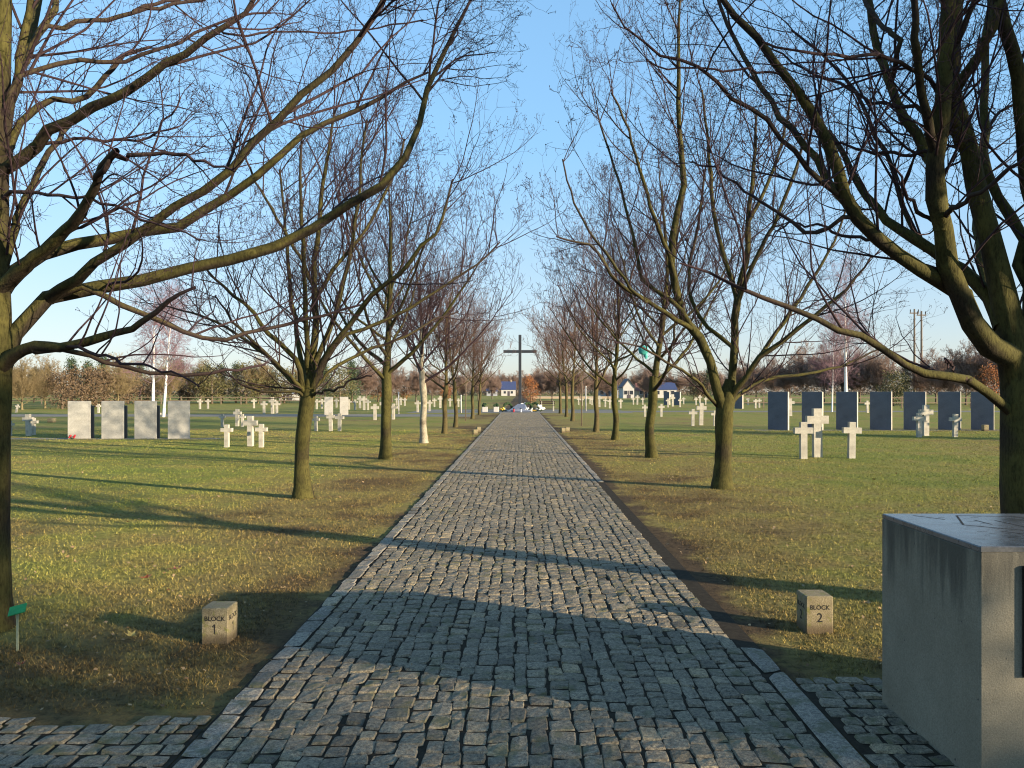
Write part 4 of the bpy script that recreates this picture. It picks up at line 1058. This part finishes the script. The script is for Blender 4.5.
# tall cross
o = empty('memorial_cross', (0, CYY, 0)); tag(o, 'tall dark steel cross at the far end of the path', 'cross')
MB().box(-.125, .125, -.11, .11, 0, 6.55, .012).build('upright', METAL, o)
MB().box(-1.42, -.126, -.10, .10, 5.0, 5.24, .012).box(.126, 1.42, -.10, .10, 5.0, 5.24, .012).build('crossbar', METAL, o)
MB().box(-.45, .45, -.40, .40, 0, .30, .02).build('footing', DARKST, o)
# stone heap before it
o = empty('memorial_stone', (fx(517.5), CYY - 2.2, 0)); tag(o, 'sloping blue grey memorial stone lying before the tall cross', 'memorial stone')
MB().add([(-.95,-.6,0),(1.05,-.6,0),(1.05,.5,0),(-.95,.5,0),(-.55,-.42,.22),(.62,-.40,.30),(.62,.42,.66),(.05,.42,.66)], [(0,3,2,1),(4,5,6,7),(0,1,5,4),(1,2,6,5),(2,3,7,6),(3,0,4,7)]).build('slab', BEDROCK, o)
MB().box(-1.15, 1.2, -.75, .6, -.02, .05, .01).build('base', DARKST, o)
wreath(fx(508.5), CYY - 1.6, 0, 'green wreath with white blossoms left of the blue grey stone', PETALW)
wreath(fx(528.5), CYY - 1.4, 0, 'green wreath with white blossoms right of the blue grey stone', PETALW)
wreath(fx(534), CYY - 1.2, 0, 'green wreath with yellow blossoms farther right of the blue grey stone', PETALY)
bouquet(fx(523.2), CYY - .6, .30, PETALW, 'white flowers on the footing of the tall cross', 'bouquets', 1.8, 5)
bouquet(fx(526), CYY - 2.4, 0, PETALW, 'white flowers on the ground right of the blue grey stone', 'bouquets', 1.6, 6)
bouquet(fx(539.5), CYY - 2.2, 0, PETALW, 'large white flowers in front of the bench', 'bouquets', 2.4, 7)
bouquet(fx(503), CYY - 2.2, 0, PETALY, 'yellow flowers left of the wreaths by the tall cross', 'bouquets', 1.6, 8)
def planter(px, label):
    o = empty('planter', (fx(px), CYY - 2.0, 0)); tag(o, label, 'planter', 'white planters by the forecourt')
    MB().box(-.22, .22, -.22, .22, 0, .42, .02).build('tub', WHITE, o); m = MB()
    for k in range(8): m.blob((random.uniform(-.16, .16), random.uniform(-.16, .16), .48 + random.uniform(0, .16)), .12, k, (1, 1, 1), 6, 4)
    m.build('shrub', FIR, o)
planter(486, 'white planter with dark shrub, left of two beside the path end'); planter(497, 'white planter with dark shrub, right of two beside the path end')
lantern(fx(514), CYY - 3.1, PETALR, 'red grave lantern before the blue grey stone', 'grave lanterns by the tall cross', 1.0)
lantern(fx(521), CYY - 3.1, LANT, 'white grave lantern before the blue grey stone', 'grave lanterns by the tall cross', 1.0)
lantern(fx(531), CYY - 2.6, LANT, 'white grave lantern before the wreaths', 'grave lanterns by the tall cross', 1.1)
# bench
def bench(px, Yb, label):
    o = empty('bench', ((px - VX)*Yb/F, Yb, 0)); tag(o, label, 'bench', 'benches behind the forecourt')
    m = MB()
    for k in range(3): m.box(-.65, .65, -.22 + .15*k, -.09 + .15*k, .44, .48, .006)
    m.build('seat', WOOD, o); m = MB()
    for k in range(2): m.box(-.65, .65, .235, .265, .60 + .15*k, .72 + .15*k, .006)
    m.build('backrest', WOOD, o)
    for s in (-.5, .5): MB().box(s - .06, s + .06, -.2, .2, 0, .439, .01).build('leg', CROSS, o); MB().box(s - .03, s + .03, .18, .234, .40, .86, .004).build('back_post', CROSS, o)
bench(547.5, 66.5, 'dark wooden bench with pale legs right of the tall cross')

# lamp-thin posts on the lawn
def thin_post(px, py, top, label):
    x, y = ground(px, py); o = empty('flagpole', (x, y, 0)); tag(o, label, 'pole', 'white poles on the lawn'); h = (py - top)*y/F
    MB().tube([(0,0,0), (0,0,h)], [.06, .045], 8).build('pole', WHITE, o, smooth_sh=True); MB().blob((0,0,h + .03), .07, 1, (1,1,1), 8, 6).build('finial', WHITE, o, smooth_sh=True)
thin_post(398.6, 413.8, 393, 'thin white pole just right of the third left trunk')
thin_post(461, 413, 396, 'thin white pole among slim trunks left of the path')
thin_post(585.8, 411.2, 387, 'thin white pole among slim trunks right of the path')

# ------------------------------------------------------------------ houses, poles, fences
def house(name, px, Yd, w, d, hw, hr, wall, roof, label, gable_front=False, rz=0, wins=2, chim=False):
    o = empty(name, ((px - VX)*Yd/F, Yd, 0), rz); tag(o, label, 'house', 'houses beyond the cemetery')
    MB().box(-w/2, w/2, -d/2, d/2, -.1, hw).build('wall', wall, o)
    e = .3; m = MB()
    if gable_front:
        MB().prism([(-w/2, hw + .002), (w/2, hw + .002), (0, hr - .12)], -d/2, d/2).build('gable', wall, o)
        for s in (-1, 1): m.add([(s*(w/2+e), -d/2-e, hw-.15), (0, -d/2-e, hr), (0, d/2+e, hr), (s*(w/2+e), d/2+e, hw-.15), (s*(w/2+e), -d/2-e, hw+.05), (0, -d/2-e, hr+.2), (0, d/2+e, hr+.2), (s*(w/2+e), d/2+e, hw+.05)], [(0,1,2,3),(4,7,6,5),(0,4,5,1),(1,5,6,2),(2,6,7,3),(3,7,4,0)])
    else:
        m.add([(-w/2-e,-d/2-e,hw+.003),(w/2+e,-d/2-e,hw+.003),(w/2+e,d/2+e,hw+.003),(-w/2-e,d/2+e,hw+.003),(-w/2-e*.6,0,hr),(w/2+e*.6,0,hr)], [(0,3,2,1),(0,1,5,4),(2,3,4,5),(1,2,5),(3,0,4)])
    r = m.build('roof', roof, o)
    if chim: MB().box(w*.2 - .3, w*.2 + .3, -.3, .3, hr - .8, hr + .7).build('chimney', CREAM, r)
    for k in range(wins):
        xx = -w/2 + w*(k + .5)/wins
        f = MB().box(xx - .55, xx + .55, -d/2 - .05, -d/2 - .003, .9, 2.1).build('window', WHITE, o)
        MB().box(xx - .45, xx + .45, -d/2 - .062, -d/2 - .052, 1.0, 2.0).build('pane', GLASS, f)
    MB().box(w*.02 - .5, w*.02 + .5, -d/2 - .045, -d/2 - .004, 0, 2.0).build('door', ROOFD, o)
house('house', 508.5, 330, 6.0, 7, 2.6, 6.2, WHITE, ROOFB, 'small house with steep blue roof left of the tall cross', chim=True)
house('house', 492, 320, 4.2, 6, 1.9, 3.6, GREYW, ROOFB, 'low shed with blue roof behind the left avenue trees')
house('house', 626.5, 205, 2.9, 8, 2.9, 5.0, WHITE, ROOFD, 'white gabled house with dark roof between right avenue trees', gable_front=True, wins=2)
house('house', 606, 215, 6.0, 7, 2.3, 3.9, GREYW, ROOFD, 'long grey house adjoining the white gabled one')
house('house', 643.5, 225, 4.6, 6, 2.0, 4.4, CREAM, ROOFR, 'cream house with red roof beside the third right trunk')
house('house', 663, 220, 6.2, 7, 2.3, 4.4, WHITE, ROOFB, 'white bungalow with slate roof right of the third right trunk', wins=3)
house('shed', 292, 150, 3.8, 4, 1.3, 2.1, WHITE, GREYW, 'low white shed by the treeline left of the second left trunk', wins=1)

o = empty('boundary_wall', (12, 190, 0)); tag(o, 'low pale wall along the far field right of the tall cross', 'wall')
MB().box(-9.5, 12, -.15, .15, 0, .55, .02).build('wall', CREAM, o); MB().box(-9.6, 12.1, -.2, .2, .552, .64, .02).build('coping', STELA_N, o)

def utility_pole(px, Yd, top, label):
    o = empty('utility_pole', ((px - VX)*Yd/F, Yd, 0)); h = EYE + (HY - top)*Yd/F; tag(o, label, 'utility pole', 'utility poles beyond the treeline')
    MB().tube([(0,0,0), (0,0,h*.5), (0,0,h)], [.20, .17, .13], 8).build('pole', POSTW, o, smooth_sh=True)
    MB().box(-.75, .75, -.08, .08, h - .75, h - .58, .01).build('crossarm', POSTW, o)
    for s in (-.65, .65): MB().tube([(s,0,h-.579), (s,0,h-.25), (s,0,h-.05)], [.05, .09, .05], 6).build('insulator', METAL, o)
utility_pole(914.4, 125, 309, 'tall wooden utility pole above the dark slabs, left of two')
utility_pole(921.5, 124, 311, 'tall wooden utility pole above the dark slabs, right of two')

def rail_fence(x0, x1, Yd, n, h, label):
    o = empty('rail_fence', (x0, Yd, 0)); tag(o, label, 'fence'); L = x1 - x0
    for k in range(n): MB().box(L*k/(n-1) - .06, L*k/(n-1) + .06, -.06, .06, -.05, h, .01).build('post', POSTW, o)
    for z in (h*.45, h*.85): MB().box(-.1, L + .1, -.095, -.062, z - .05, z + .05).build('rail', POSTW, o)
rail_fence(20, 62, 78, 19, 1.25, 'weathered wooden rail fence behind the dark slabs')
rail_fence(-72, -24, 103, 19, 1.1, 'weathered wooden rail fence below the left treeline')

# ------------------------------------------------------------------ unseen trees added right and behind to cast shade
SHADE = [(8.25, 3.42, 8.0, .19, 2.2, 3.0, 'unseen tall trunked bare tree added to shade the near right trunk')]
for x, y, h, w_, n_, lab in ((17.5, -6.4, 6.8, 1.75, 6500, 'unseen olive leaved tree added to shade the foreground'), (20.4, 25.3, 4.2, 1.2, 2600, 'unseen dense olive leaved tree added to shade the grey crosses')):
    o = leafy_tree('leafy_tree', h, w_, OLIVE, 600 + n_ + int(x), n=n_, size=.10, clump=70); o.location = (x, y, 0); tag(o, lab, 'tree')
for i, (x, y, H, r, sp, hf, lab) in enumerate(SHADE):
    R = np.random.default_rng(900 + i)
    fork, lim = auto_limbs((x, y, 0), hf, H, sp, r, R, 11)
    bare_tree('shade_tree', (x, y, 0), ([(x, y, 0), (x, y, .7), fork, fork + [0, 0, .3]], [r*1.1, r, r*.95, r*.7]), lim, 950 + i, d=(4.4, 7, 8, 4), lv=3, rmin=.008, sides=(10, 6, 3, 3, 3), label=lab, group='added shade trees')

# ------------------------------------------------------------------ light, sky, camera
SUN = np.array([.887, -.461]); EL = math.radians(11.5)
w = bpy.data.worlds.new('World'); SC.world = w; w.use_nodes = True
nt = w.node_tree; sky = nt.nodes.new('ShaderNodeTexSky'); sky.sky_type = 'NISHITA'; sky.sun_disc = False
sky.sun_elevation = EL; sky.sun_rotation = math.atan2(SUN[0], SUN[1])
sky.air_density = 1.0; sky.dust_density = 0.8; sky.ozone_density = 1.5; sky.altitude = 100
gm = nt.nodes.new('ShaderNodeGamma'); gm.inputs['Gamma'].default_value = .40; nt.links.new(sky.outputs['Color'], gm.inputs['Color'])
tc = nt.nodes.new('ShaderNodeTexCoord'); sz = nt.nodes.new('ShaderNodeSeparateXYZ'); nt.links.new(tc.outputs['Generated'], sz.inputs[0])
air = ramp(nt, sz.outputs['Z'], [(0.0, (.86, .90, .98)), (.10, (.74, .88, 1.04)), (.30, (.56, .90, 1.22)), (.8, (.50, .86, 1.24))])   # paler towards the horizon
cl = noise_n(nt, 2.2, 6, .62, tc.outputs['Generated'], .6)
air = mix(nt, math_n(nt, 'MULTIPLY', smooth(nt, cl, .56, .76), .16), air, (1.0, 1.04, 1.10))
tint = mix(nt, 1.0, gm.outputs['Color'], air, 'MULTIPLY')
nt.links.new(tint, nt.nodes['Background'].inputs['Color']); nt.nodes['Background'].inputs['Strength'].default_value = .215
l = bpy.data.lights.new('sun', 'SUN'); l.energy = 5.0; l.angle = math.radians(.53); l.color = (1.0, .83, .60)
so = bpy.data.objects.new('sun', l); COL.objects.link(so)
so.rotation_euler = Vector((-SUN[0]*math.cos(EL), -SUN[1]*math.cos(EL), -math.sin(EL))).to_track_quat('-Z', 'Y').to_euler()

cam = bpy.data.cameras.new('camera'); co = bpy.data.objects.new('camera', cam); COL.objects.link(co)
co.location = (0, 0, EYE); co.rotation_euler = (math.radians(90), 0, 0)
cam.sensor_fit = 'HORIZONTAL'; cam.sensor_width = 36; cam.lens = 36*F/1024
cam.shift_x = -(VX - 512)/1024; cam.shift_y = (HY - 384)/1024
cam.clip_start = .05; cam.clip_end = 5000
SC.camera = co
SC.cycles.filter_width = 1.1
SC.view_settings.view_transform = 'Standard'; SC.view_settings.look = 'None'; SC.view_settings.gamma = 1.0; SC.view_settings.exposure = 1.35
